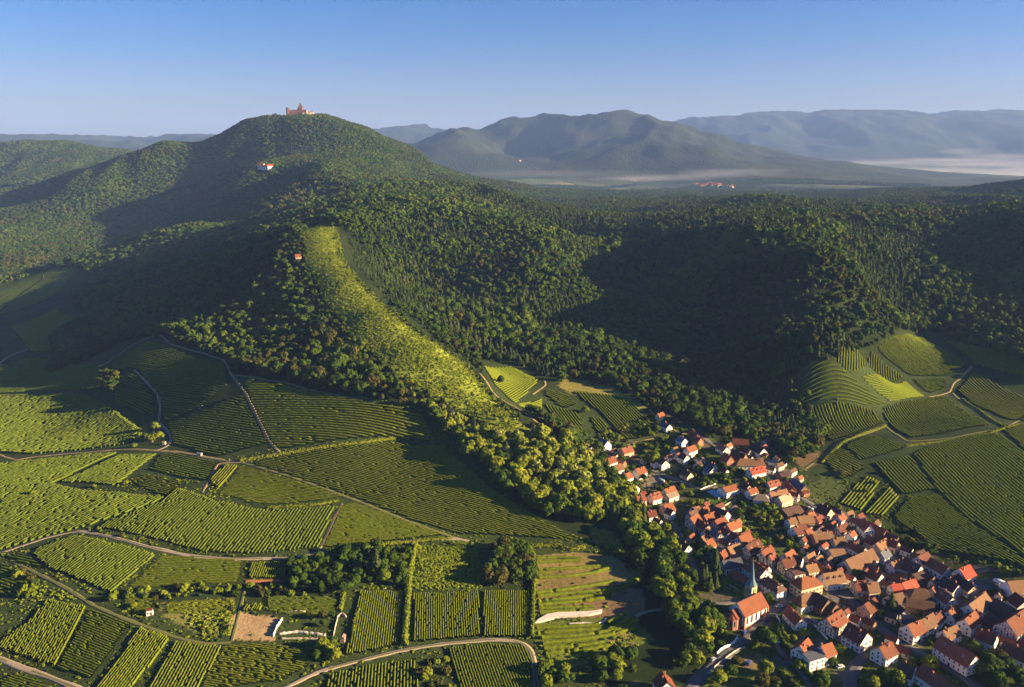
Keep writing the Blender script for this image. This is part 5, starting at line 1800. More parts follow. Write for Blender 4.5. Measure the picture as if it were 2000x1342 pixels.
# ------------------------------------------------------------------ castle on the summit
M_CASTLE = mat_noise("shaded_castle_stone", [(0.095, 0.043, 0.036), (0.155, 0.076, 0.060)], 0.25, coord="Object", bump=0.05)  # wall shade painted in: sandstone much darker than elsewhere
def castle():
    sc = 0.92 * 3150 / 1570.0           # metres per photo pixel at the summit
    gx, gy = float(SUMMIT[0]), float(SUMMIT[1])
    z0 = float(H(gx, gy)) + 5
    root = empty("castle", (gx, gy, z0), R(8))
    root.scale = (1, 1, 0.84)
    tag(root, "red sandstone hilltop castle with a tall pointed keep and long wall", "castle")
    def X(u): return (u - 590) * sc
    base = MB().box(X(556), X(612), -16, 16, -25, 9); base.build("curtain_wall", M_CASTLE, root)
    MB().box(X(559), X(585), -11, 11, 6, 22).build("palace", M_CASTLE, root)
    rb = MB(); gable_roof(rb, X(584) - X(560), 20, 21.5, 0.5, 0.8, cx=(X(560) + X(584)) / 2); rb.build("palace_roof", ROOF["r"], root)
    b = MB().lathe(X(557.5), -9, [(6, -20), (5.6, 34), (6.3, 35), (6.3, 38), (5.4, 38)], 12); b.build("bastion_tower", M_CASTLE, root)
    MB().lathe(X(561), -8, [(3.0, 0), (2.8, 29), (0.2, 35)], 10).build("stair_turret", M_CASTLE, root)
    k = MB().box(X(583), X(592), -9, 9, 0, 42); k.build("keep", M_CASTLE, root)
    sp = MB(); sp.add([(X(582.4), -10, 42), (X(592.6), -10, 42), (X(592.6), 10, 42), (X(582.4), 10, 42), (X(585), -5, 50), (X(590), -5, 50), (X(590), 5, 50), (X(585), 5, 50), (X(587.5), 0, 66)],
                      [(0, 3, 2, 1), (0, 1, 5, 4), (1, 2, 6, 5), (2, 3, 7, 6), (3, 0, 4, 7), (4, 5, 8), (5, 6, 8), (6, 7, 8), (7, 4, 8)])
    sp.build("keep_roof", ROOF["r"], root)
    MB().box(X(580.5), X(583.2), -8, 2, 0, 38).build("wall_tower", M_CASTLE, root)
    MB().box(X(591.5), X(601), -8, 10, 4, 24).build("chapel_wing", M_CASTLE, root)
    rb = MB(); gable_roof(rb, X(600.5) - X(592), 18, 23.5, 0.6, 0.6, cx=(X(592) + X(600.5)) / 2, cy=1); rb.build("chapel_roof", ROOF["r"], root)
    MB().box(X(593), X(610.5), -22, -8.2, -16, 13).build("gate_bastion", M_YSAND, root)
    rb = MB(); gable_roof(rb, X(610) - X(594), 13, 12.8, 0.7, 0.6, cx=(X(594) + X(610)) / 2, cy=-15); rb.build("bastion_roof", ROOF["o"], root)
    MB().lathe(X(602.5), -21, [(3.2, -14), (3.2, 19), (0.1, 27)], 10).build("corner_turret", M_YSAND, root)
    wm = window_mesh(1.6, 2.6, False)
    for i in range(7):
        on_wall("window", wm, root, X(562) + i * 6.5, -11, 17, 0)
    for i in range(6):
        on_wall("window", wm, root, X(595) + i * 5.2, -22, 6, 0)
    for z in (14, 24, 34):
        on_wall("window", wm, root, X(587.5), -9, z, 0)
        on_wall("window", wm, root, X(592), 0, z, math.pi / 2)
castle()

def gatehouse():
    c = GATE_AT
    root = empty("gatehouse", (float(c[0]), float(c[1]), float(H(c[0], c[1]))), R(10))
    tag(root, "small sunlit gatehouse with long wall below the castle", "gatehouse")
    MB().box(-6, 6, -6, 6, -10, 20).build("tower", M_YSAND, root)
    rb = MB(); hip_roof(rb, 12, 12, 20, 0.5, 0.8); rb.build("roof", ROOF["o"], root)
    MB().box(6, 34, -2, 2, -10, 8).build("wall", M_YSAND, root)
    rb = MB(); gable_roof(rb, 28, 4, 8, 0.5, 0.6, cx=20); rb.build("wall_roof", ROOF["o"], root)
    wm = window_mesh(1.6, 2.6, False)
    for x in (-2.5, 2.5): on_wall("window", wm, root, x, -6, 12, 0)
    on_wall("gate", GATE, root, 0, -6, 2, 0)
gatehouse()

def far_house(u, v, L, W, he, ang, rc, wc, label, cat="house", group=None, win=True, name="house"):
    c = ground_at(u, v)[0]
    root = empty(name, (float(c[0]), float(c[1]), float(H(c[0], c[1]))), R(ang))
    tag(root, label, cat, group)
    w = MB(); gable_walls(w, L, W, he, 0.8, -8); w.build("wall", WALL[wc], root)
    rb = MB(); gable_roof(rb, L, W, he, 0.8, 0.8); rb.build("roof", ROOF[rc], root)
    if win:
        wm = window_mesh(1.8, 2.2, False)
        n = max(2, int(L / 5))
        for z in ([2, 6] if he > 8 else [2]):
            for i in range(n):
                on_wall("window", wm, root, -L / 2 + L * (i + 0.5) / n, -W / 2, z, 0)
    return root
far_house(511, 330, 24, 14, 13, -20, "R", "w", "white hotel with red roof on the castle hill, left wing", "hotel", "white hotel buildings on the castle hill", name="hotel")
far_house(519, 331, 18, 13, 11, -10, "R", "w", "white hotel with red roof on the castle hill, low middle wing", "hotel", "white hotel buildings on the castle hill", name="hotel")
far_house(528, 331, 20, 13, 12, 30, "R", "w", "white hotel with red roof on the castle hill, right wing", "hotel", "white hotel buildings on the castle hill", name="hotel")
far_house(583, 506, 8, 6, 4.5, 20, "r", "p", "tiny pink hut with red roof on the crest above the bright scrub", "hut", name="hut")
far_house(1969, 412, 16, 9, 7, 10, "R", "p", "left red-roofed farmhouse in the forest at the far right", "house", "farmhouses in the right-hand forest")
far_house(1978, 412, 18, 9, 7, -15, "R", "p", "right red-roofed farmhouse in the forest at the far right", "house", "farmhouses in the right-hand forest")
far_house(1016, 315, 15, 11, 9, 10, "R", "w", "lone white house on the slope of the middle mountain", "house", win=False)
_rv = random.Random(3)
for i in range(40):
    if i < 32:
        u, v = 1360 + 44 * _rv.random(), 362.5 + 5.0 * (_rv.random() - 0.3)
    else:
        u, v = 1416 + 13 * _rv.random(), 365 + 3 * _rv.random()
    far_house(u, v, 34 + 26 * _rv.random(), 17 + 6 * _rv.random(), 9 + 4 * _rv.random(), _rv.choice((5, -25, 40, 80)), _rv.choice("ooor"), _rv.choice("wwc"),
              "tiny red-roofed white house of the distant village under the fog bank", "house", "houses of the distant village", win=False)

# ------------------------------------------------------------------ huts, walls and ruins among the vines
def hut(u, v, L, W, he, ang, rc, wc, label, lean=False):
    x, y, z = place(u, v)
    root = empty("hut", (x, y, z), R(ang))
    tag(root, label, "hut")
    w = MB(); gable_walls(w, L, W, he, 0.35, -1.5); w.build("wall", WALL[wc], root)
    rb = MB(); gable_roof(rb, L, W, he, 0.35, 0.25); rb.build("roof", ROOF[rc], root)
    on_wall("door", DOOR, root, L * 0.2, -W / 2, 0, 0)
    on_wall("window", WIN, root, -L * 0.25, -W / 2, 0.9, 0)
    FOOT.append((x, y, L / 2 + 1, W / 2 + 1, R(ang)))
hut(293, 1200, 3.6, 2.8, 3.2, 20, "r", "w", "white hut with brick corner among bushes at the lower left")
hut(670, 1252, 3.0, 2.6, 3.0, 85, "g", "p", "small white and red hut left of the square vineyard")
hut(321, 868, 2.4, 2.0, 2.4, 0, "g", "w", "tiny grey shelter beside the copse at the track bend")
hut(390, 890, 4.0, 2.5, 2.2, -10, "l", "g", "low grey trailer hut beside the vineyard track")

def wall_line(name, s, th, h, mat, label, cat, step=3.0, cap=None, group=None):
    p = line_on_land(s, step * 0.5, 1)
    p = p + (rng.random(p.shape) - 0.5) * th * 0.25
    d = np.gradient(p, axis=0)
    nr = np.stack([-d[:, 1], d[:, 0]], 1) / np.maximum(np.hypot(d[:, 0], d[:, 1])[:, None], 1e-6)
    z = H(p[:, 0], p[:, 1])
    n = len(p)
    hh = h * (0.72 + 0.5 * rng.random(n))
    V = np.stack([np.column_stack([p - nr * th / 2, z - 1.0]), np.column_stack([p - nr * th / 2, z + hh]), np.column_stack([p + nr * th / 2, z + hh]), np.column_stack([p + nr * th / 2, z - 1.0])], 1)
    i, j = np.meshgrid(np.arange(n - 1), np.arange(4), indexing='ij')
    a = (i * 4 + j).ravel(); b = (i * 4 + (j + 1) % 4).ravel()
    F = [np.stack([a, a + 4, b + 4, b], 1), np.array([[0, 1, 2, 3], [4 * n - 1, 4 * n - 2, 4 * n - 3, 4 * n - 4]])]
    o = link(name, mesh_np(name, V.reshape(-1, 3), F, [mat]))
    return tag(o, label, cat, group)

def slab(name, outline, h, mat, label, cat, group=None):
    g = ground_at(*zip(*P(outline)))
    V = np.concatenate([np.column_stack([g[:, :2], g[:, 2] - 1.0]), np.column_stack([g[:, :2], g[:, 2] + h])])
    n = len(g)
    me = bpy.data.meshes.new(name)
    me.from_pydata([tuple(v) for v in V], [], [tuple(range(n))[::-1], tuple(range(n, 2 * n))] + [(i, (i + 1) % n, n + (i + 1) % n, n + i) for i in range(n)])
    me.materials.append(mat)
    return tag(link(name, me), label, cat, group)

slab("rock_slab", "1045 1219;1052 1212;1068 1203;1090 1199;1130 1198;1160 1196;1176 1193;1174 1199;1150 1204;1120 1206;1090 1208;1070 1213", 1.3, M_DRYWALL, "bleached white stone bank curving across the dry terraces", "stone bank")
wall_line("stone_edge", "1110 1219;1140 1217;1165 1219;1180 1214;1184 1208", 1.2, 0.5, M_DRYWALL, "thin pale stone edge below the white bank", "stone wall", 2)
wall_line("retaining_wall", "545 1240;560 1238;580 1236;605 1239;628 1242;636 1243", 0.6, 1.5, M_DRYWALL, "upper white retaining wall by the bare plot", "stone wall", 2)
wall_line("retaining_wall", "548 1248;570 1248;600 1248;634 1250", 0.6, 0.9, M_STONE, "lower pale retaining wall by the bare plot", "stone wall", 2)
wall_line("leaning_wall", "534 1244;541 1226;552 1210", 0.4, 1.7, M_FRAME, "white sheeted wall slanting beside the bare plot", "stone wall", 2)
wall_line("ruin_wall", "562 1197;575 1196;597 1195", 0.7, 1.0, M_STONE, "broken stone wall behind the small garden", "stone wall", 2)
wall_line("ruin_wall", "651 1243;655 1225;660 1205;668 1200;676 1206", 0.6, 1.3, M_STONE, "stone wall ruin beside the grassy lane", "stone wall", 2)
slab("earth_bank", "481 1134;545 1133;551 1137;480 1139", 0.5, mat_noise("red_earth", [(0.28, 0.10, 0.045), (0.36, 0.15, 0.07)], 0.6), "reddish earth bank below the small vineyard", "earth bank")
for s, lb in [("378 758;388 768;396 778;402 786;396 794", "pale rock outcrop in a gap of the shaded knoll vineyard"), ("313 815;322 812;326 806", "small pale rock scar by the copse")]:
    pass
for k, (u, v) in enumerate([(398, 783), (404, 776), (395, 793), (412, 770), (420, 760), (390, 798)]):
    x, y, z = place(u, v)
    V, F = ellipsoid(0, 0, 0.2, 1.1 + rng.random() * 0.9, 0.5, 7, 4)
    V = V + rng.normal(size=V.shape) * 0.2
    o = link("rock", mesh_np("rock", V, F, [M_STONE])); o.location = (x, y, z)
    tag(o, "pale rock in the gap of the shaded knoll vineyard", "rock", "pale rocks in the vineyard gap")
wall_line("road_wall", "1384 1316;1400 1300;1420 1284;1440 1270;1455 1266", 0.5, 1.0, M_STONE, "low stone wall along the right of the road by the lawn", "stone wall", 2.5)
wall_line("road_wall", "1400 1278;1412 1268;1425 1263;1436 1255;1440 1246", 0.5, 1.8, M_FRAME, "whitewashed churchyard wall above the road", "stone wall", 2.5)
wall_line("churchyard_wall", "1517 1204;1522 1212;1525 1228", 0.5, 1.2, M_FRAME, "short white wall beside the steep hedge", "stone wall", 2)
wall_line("garden_wall", "1590 1222;1600 1232;1616 1250", 0.5, 1.2, M_FRAME, "white garden wall along the sunken lane", "stone wall", 2)
wall_line("garden_wall", "1366 958;1380 952;1398 946", 0.4, 1.0, M_FRAME, "long pale wall above the pool lawn", "stone wall", 2.5)
wall_line("garden_wall", "1413 990;1425 983;1440 977;1456 970", 0.5, 1.2, M_STONE, "grey wall along the path under the villa", "stone wall", 2.5)
wall_line("bank_wall", "1424 1143;1440 1152;1455 1164", 0.5, 0.9, M_STONE, "brown stone coping along the grassy bank by the church", "stone wall", 2)

# ------------------------------------------------------------------ vehicles
def car_meshes(paint):
    body = MB()
    pr = [(-2.1, 0.35), (-2.15, 0.75), (-1.9, 0.95), (-1.2, 1.0), (1.0, 0.98), (1.9, 0.85), (2.1, 0.6), (2.1, 0.35)]
    n = len(pr)
    body.add([(x, -0.85, z) for x, z in pr] + [(x, 0.85, z) for x, z in pr], [tuple(range(n))[::-1], tuple(range(n, 2 * n))] + [(i, (i + 1) % n, n + (i + 1) % n, n + i) for i in range(n)])
    cab = MB()
    cab.add([(-1.75, -0.8, 0.96), (1.05, -0.8, 0.96), (1.05, 0.8, 0.96), (-1.75, 0.8, 0.96), (-1.3, -0.62, 1.42), (0.3, -0.62, 1.42), (0.3, 0.62, 1.42), (-1.3, 0.62, 1.42)],
            [(0, 3, 2, 1), (4, 5, 6, 7), (0, 1, 5, 4), (1, 2, 6, 5), (2, 3, 7, 6), (3, 0, 4, 7)])
    top = MB().box(-1.28, 0.28, -0.61, 0.61, 1.42, 1.47)
    return body.mesh("car_body", paint), cab.mesh("car_glass", M_GLASS), top.mesh("car_roof", paint)
def paint(name, c):
    m, nt, b = new_mat(name)
    b.inputs["Base Color"].default_value = (*c, 1); b.inputs["Roughness"].default_value = 0.25; b.inputs["Specular IOR Level"].default_value = 0.5
    nz = noise(nt, 4.0, 2, 0.5, nt.nodes.new("ShaderNodeTexCoord").outputs["Object"])
    rr = ramp(nt, [tuple(0.85 * q for q in c), c], [0.3, 0.7]); nt.links.new(nz.outputs["Fac"], rr.inputs[0]); nt.links.new(rr.outputs[0], b.inputs["Base Color"])
    return m
M_TYRE = mat_noise("tyre_rubber", [(0.02, 0.02, 0.02), (0.04, 0.04, 0.04)], 3.0, coord="Object")
WHEEL = MB()
WHEEL.lathe(0, 0, [(0.31, -0.1), (0.33, 0.0), (0.31, 0.1)], 12)
WHEEL = WHEEL.mesh("wheel", M_TYRE)
PAINTS = {"blue": paint("blue_paint", (0.03, 0.07, 0.30)), "white": paint("white_paint", (0.75, 0.75, 0.75)), "silver": paint("silver_paint", (0.42, 0.44, 0.47)), "dark": paint("dark_paint", (0.035, 0.038, 0.045)), "red": paint("red_paint", (0.4, 0.04, 0.03))}
def car(u, v, ang, col, label, s=1.0):
    x, y, z = place(u, v)
    root = empty("parked_car", (x, y, z + 0.16), R(ang))
    root.scale = (s, s, s)
    tag(root, label, "car", "cars parked in the village")
    for nm, me in zip(("body", "windscreen", "car_roof"), car_meshes(PAINTS[col])):
        link(nm, me, root)
    for sx in (-1.3, 1.3):
        for sy in (-0.82, 0.82):
            o = link("wheel", WHEEL, root)
            o.location = (sx, sy, 0.33); o.rotation_euler = (R(90), 0, 0)
    FOOT.append((x, y, 3, 2, R(ang)))
car(1461, 1297, 60, "blue", "blue car parked on the round gravel place by the lawn", 1.15)
car(1522, 1186, 10, "white", "white car on the road beyond the church", 1.1)
car(1584, 1320, -50, "silver", "silver car on the lane beside the round bushes", 1.1)
car(1530, 1305, -50, "dark", "dark car under the hedge on the sunken lane")
car(1478, 1183, 30, "dark", "dark car in front of the church door")
car(1603, 1192, -40, "white", "white car in the shaded yard by the half-timbered house")
car(1504, 946, -30, "white", "white car on the upper street by the red-roofed house")
car(1582, 995, -30, "white", "white van-like car at the bend of the upper street", 1.2)
car(1700, 1223, -30, "silver", "silver car parked by the dark conifer")
car(1641, 1304, 20, "white", "white car with its boot open by the lower garden", 1.1)
car(1838, 1305, -35, "red", "red car in front of the longest white building")
def street_cars():
    r = random.Random(21)
    named = [(o.location.x, o.location.y, o["label"]) for o in COL.objects if o.get("group") == "houses of the village"]
    streets = [(p, hw) for p, hw in TRACK_LINES if hw > 1.7 and p[:, 0].mean() > 90]
    n = 0
    while n < 26:
        p, hw = r.choice(streets)
        i = r.randrange(2, len(p) - 2)
        d = p[i + 1] - p[i - 1]; d = d / np.hypot(*d)
        sd_ = r.choice((-1, 1))
        x, y = p[i] + np.array([-d[1], d[0]]) * (hw - 0.9) * sd_
        u, v = to_px(np.array([x]), np.array([y]), H(np.array([x]), np.array([y])))
        if not (1180 < u[0] < 1990 and 850 < v[0] < 1335): continue
        if any(math.hypot(x - c[0], y - c[1]) < 6 for c in FOOT if c[2] < 4): continue
        near = min(named, key=lambda q: (q[0] - x) ** 2 + (q[1] - y) ** 2)[2].split(",")[0].split()[:8]
        while near[-1] in ("with", "the", "of", "and", "a", "in", "on", "at", "by", "to", "its", "one", "beside", "below", "above", "behind", "right", "left", "near", "from", "against", "along", "small", "big", "old", "wide", "dark", "white"): near.pop()
        col = r.choice(("white", "silver", "dark", "silver", "blue", "red"))
        car(float(u[0]), float(v[0]), math.degrees(math.atan2(d[1], d[0])), col, col + " car at the street side near the " + " ".join(near))
        n += 1
street_cars()
def truck(u, v, ang, label):
    x, y, z = place(u, v)
    root = empty("delivery_truck", (x, y, z + 0.2), R(ang))
    tag(root, label, "truck", "white trucks on the asphalt yard")
    MB().box(-3.6, 1.9, -1.15, 1.15, 0.9, 3.3).build("cargo_box", PAINTS["white"], root)
    MB().box(2.0, 3.8, -1.05, 1.05, 0.6, 2.5).build("cab", PAINTS["white"], root)
    MB().box(3.78, 3.84, -0.9, 0.9, 1.5, 2.3).build("windscreen", M_GLASS, root)
    MB().box(-3.6, 3.6, -0.9, 0.9, 0.45, 0.88).build("chassis", M_TYRE, root)
    for sx in (-2.5, 2.7):
        for sy in (-1.0, 1.0):
            o = link("wheel", WHEEL, root); o.scale = (1.4, 1.4, 1.6)
            o.location = (sx, sy, 0.46); o.rotation_euler = (R(90), 0, 0)
truck(1952, 1142, 115, "white truck standing upright across the asphalt yard")
truck(1962, 1151, 5, "white truck parked lengthwise on the asphalt yard")
# ------------------------------------------------------------------ trees and bushes one can tell apart
def off_houses(x, y, pad=0.0):
    ok = np.ones(x.shape, bool)
    for cx, cy, hl, hw, a in FOOT:
        dx, dy = x - cx, y - cy
        u, v = dx * math.cos(a) + dy * math.sin(a), -dx * math.sin(a) + dy * math.cos(a)
        ok &= ~((np.abs(u) < hl + pad) & (np.abs(v) < hw + pad))
    return ok

CAND = []       # x, y, z, s, sxy, near kind, label, group
def add_tree(x, y, s, sxy, key, label, group):
    CAND.append((float(x), float(y), float(H(x, y)) - 0.3, float(s), float(sxy), key, label, group))

def pick(keys):
    return keys[int(rng.random() * len(keys))]

BR = ["broad_0", "broad_1", "broad_2", "broad_3", "broad_5"]
BRD = ["broad_0", "broad_2", "broad_5", "broad_4"]
BU = ["bush_0", "bush_1", "bush_2", "bush_3"]

AREAS = [
 ("1195 985;1240 988;1262 1040;1300 1065;1345 1112;1352 1160;1385 1200;1400 1240;1385 1272;1340 1260;1300 1225;1285 1175;1262 1130;1235 1085;1215 1050", 8.4, BR, .95, 1.45, 1, "broadleaf tree in the dense wooded belt left of the village", "trees of the wooded belt left of the village"),
 ("1150 872;1190 900;1262 985;1240 1002;1200 962;1160 908", 7.5, BRD, .8, 1.2, 1, "broadleaf tree in the hollow between ridge wood and upper houses", "trees in the hollow behind the upper houses"),
 ("562 1100;605 1082;690 1072;800 1072;797 1148;700 1146;690 1162;600 1163;570 1148;560 1140", 5.4, BR, .45, .85, .8, "small broadleaf tree in the thicket left of the tall hedge", "trees of the thicket left of the tall hedge"),
 ("482 1142;560 1148;600 1165;590 1172;480 1162", 4.5, BU, .9, 1.5, .8, "leafy bush in the strip above the small rear vineyard", "bushes in the strip above the small rear vineyard"),
 ("952 1082;992 1068;1034 1075;1040 1140;952 1142", 5.6, BRD, .75, 1.1, 1, "dark tree in the square copse above the right-hand square vineyard", "trees of the dark square copse"),
 ("1058 1305;1110 1295;1128 1345;1056 1345", 6.5, BR, .5, .8, .8, "tree in the thicket at the bottom beside the track bend", "trees of the bottom thicket by the track bend"),
 ("1150 1318;1235 1272;1250 1300;1210 1345;1160 1345", 6.5, BR, .6, 1.0, .8, "tree in the group left of the lone bottom house", "trees left of the lone bottom house"),
 ("1318 1290;1385 1258;1402 1268;1360 1320;1325 1335", 6.0, BR, .45, .8, .75, "tree on the bank between lone house and road", "trees on the bank between lone house and road"),
 ("1180 1050;1235 1085;1262 1130;1240 1130;1195 1085", 6.0, BU, .9, 1.8, .7, "bush on the dry slope beside the wooded belt", "bushes on the dry slope beside the wooded belt"),
 ("1438 985;1500 978;1560 1010;1560 1022;1500 1035;1470 1020;1430 1008", 5.0, BU, .9, 2.0, .8, "bush on the terraced garden slope below the villa", "bushes on the terraced garden slope below the villa"),
 ("1500 1035;1560 1030;1610 1075;1612 1095;1570 1090;1520 1060", 5.0, BU, .8, 1.8, .65, "bush on the grassy bank above the inn", "bushes on the grassy bank above the inn"),
 ("1395 930;1440 905;1500 945;1500 975;1460 940;1420 945", 5.2, BU, .9, 1.9, .7, "bush in the gardens above the villa roof", "bushes in the gardens above the villa roof"),
 ("1310 930;1350 915;1400 945;1365 955;1330 945", 5.2, BU, .9, 1.8, .75, "bush in the garden left of the swimming pool", "bushes in the garden left of the swimming pool"),
 ("1745 1036;1790 1050;1838 1088;1800 1092;1762 1068", 6.0, BRD, .5, .8, .9, "dark tree in the hedge behind the right-hand courtyard", "trees of the hedge behind the right-hand courtyard"),
 ("1650 1005;1700 1018;1745 1030;1740 1036;1690 1022;1650 1010", 6.0, BRD, .4, .65, .7, "small tree along the vineyard hedge above the barns", "trees along the vineyard hedge above the barns"),
 ("1718 1290;1760 1283;1775 1342;1700 1345", 7.0, BR, .7, 1.05, .9, "rounded tree in the cluster at the bottom right corner of the lane", "trees of the bottom cluster beside the lane"),
 ("1905 1292;1960 1285;2010 1320;2010 1350;1920 1350", 7.5, BRD, .8, 1.2, .85, "dark tree in the bottom right corner", "trees in the bottom right corner"),
 ("1540 1300;1580 1325;1600 1345;1490 1345;1500 1320", 6.5, BU, 1.0, 2.0, .6, "round garden bush right of the bottom lawn", "garden bushes right of the bottom lawn"),
 ("1365 1105;1390 1095;1410 1120;1400 1165;1375 1160", 6.5, ["spruce_0", "spruce_1"], .8, 1.1, .7, "dark conifer in the group above the church path", "conifers above the church path"),
 ("28 1105;92 1128;92 1165;40 1165", 4.5, BU, .8, 1.6, .7, "bush in the scrub patch at the left under the track", "bushes in the left scrub patch"),
 ("232 1150;470 1142;468 1165;300 1170;215 1165", 4.0, BU, .6, 1.3, .6, "bush in the leafy strip below the level-rowed vineyard", "bushes below the level-rowed vineyard"),
 ("100 1135;170 1165;230 1200;290 1215;280 1222;200 1195;120 1155", 4.2, BU, .4, 1.0, .6, "low bush along the grass track at the lower left", "low bushes along the lower left grass track"),
 ("180 1040;280 1068;370 1088;520 1094;520 1088;370 1082;280 1058;190 1032", 3.4, BU, .35, .8, .7, "low bush on the bank above the pale track", "low bushes on the bank above the pale track"),
 ("400 1210;450 1175;455 1235;420 1242;380 1230", 4.0, ["bush_3", "bush_0"], .5, 1.0, .5, "tawny bush in the dry grass plot", "tawny bushes in the dry grass plot"),
 ("620 1262;664 1255;660 1305;618 1310", 5.0, BR, .5, .8, .8, "tree in the clump between terraces and bottom track", "trees between terraces and bottom track"),
 ("618 1205;655 1200;650 1240;622 1240", 5.0, BRD, .4, .6, .8, "dark small tree beside the walled garden", "small trees beside the walled garden"),
 ("815 1292;868 1268;880 1345;818 1345", 4.6, BU, .7, 1.5, .7, "bush in the overgrown strip below the bottom track", "bushes of the overgrown strip below the bottom track"),
 ("1030 805;1130 852;1150 870;1185 925;1170 925;1120 870;1060 830", 7.0, BRD, .7, 1.1, .85, "dark tree on the shaded back of the ridge wood", "trees on the shaded back of the ridge wood"),
 ("1545 765;1580 800;1612 850;1590 880;1560 850;1540 800", 7.0, BR, .7, 1.15, .8, "tree along the lobe of wood beside the right-hand vineyards", "trees of the lobe beside the right vineyards"),
 ("100 660;190 600;300 640;280 655;190 660;120 720;96 730", 9.0, BRD, .7, 1.0, .8, "tree in the shaded belt behind the knoll vineyard", "trees of the shaded belt behind the knoll"),
 ("190 735;225 725;235 765;205 775", 6.5, BRD, .6, .95, .8, "tree in the small shaded copse on the knoll side", "trees of the copse on the knoll side"),
 ("1400 870;1435 852;1500 850;1540 880;1520 890;1450 850", 7.5, BRD, .8, 1.1, .6, "dark tree at the forest foot above the builder's yard", "trees at the forest foot above the yard"),
]
def plant_areas():
    for outline, sp, keys, s0, s1, dens, label, group in AREAS:
        g = ground_at(*zip(*P(outline)))[:, :2]
        lo, hi = g.min(0), g.max(0)
        xs, ys = np.meshgrid(np.arange(lo[0], hi[0], sp), np.arange(lo[1], hi[1], sp), indexing='ij')
        x = xs.ravel() + (rng.random(xs.size) - .5) * sp * .9
        y = ys.ravel() + (rng.random(xs.size) - .5) * sp * .9
        k = in_poly(x, y, g) & (rng.random(x.size) < dens)
        x, y = x[k], y[k]
        k = keep_clear(x, y, 1.0) & off_houses(x, y, 1.0)
        for a, b in zip(x[k], y[k]):
            s = s0 + (s1 - s0) * rng.random()
            add_tree(a, b, s, s * (0.95 + 0.25 * rng.random()), pick(keys), label, group)
plant_areas()

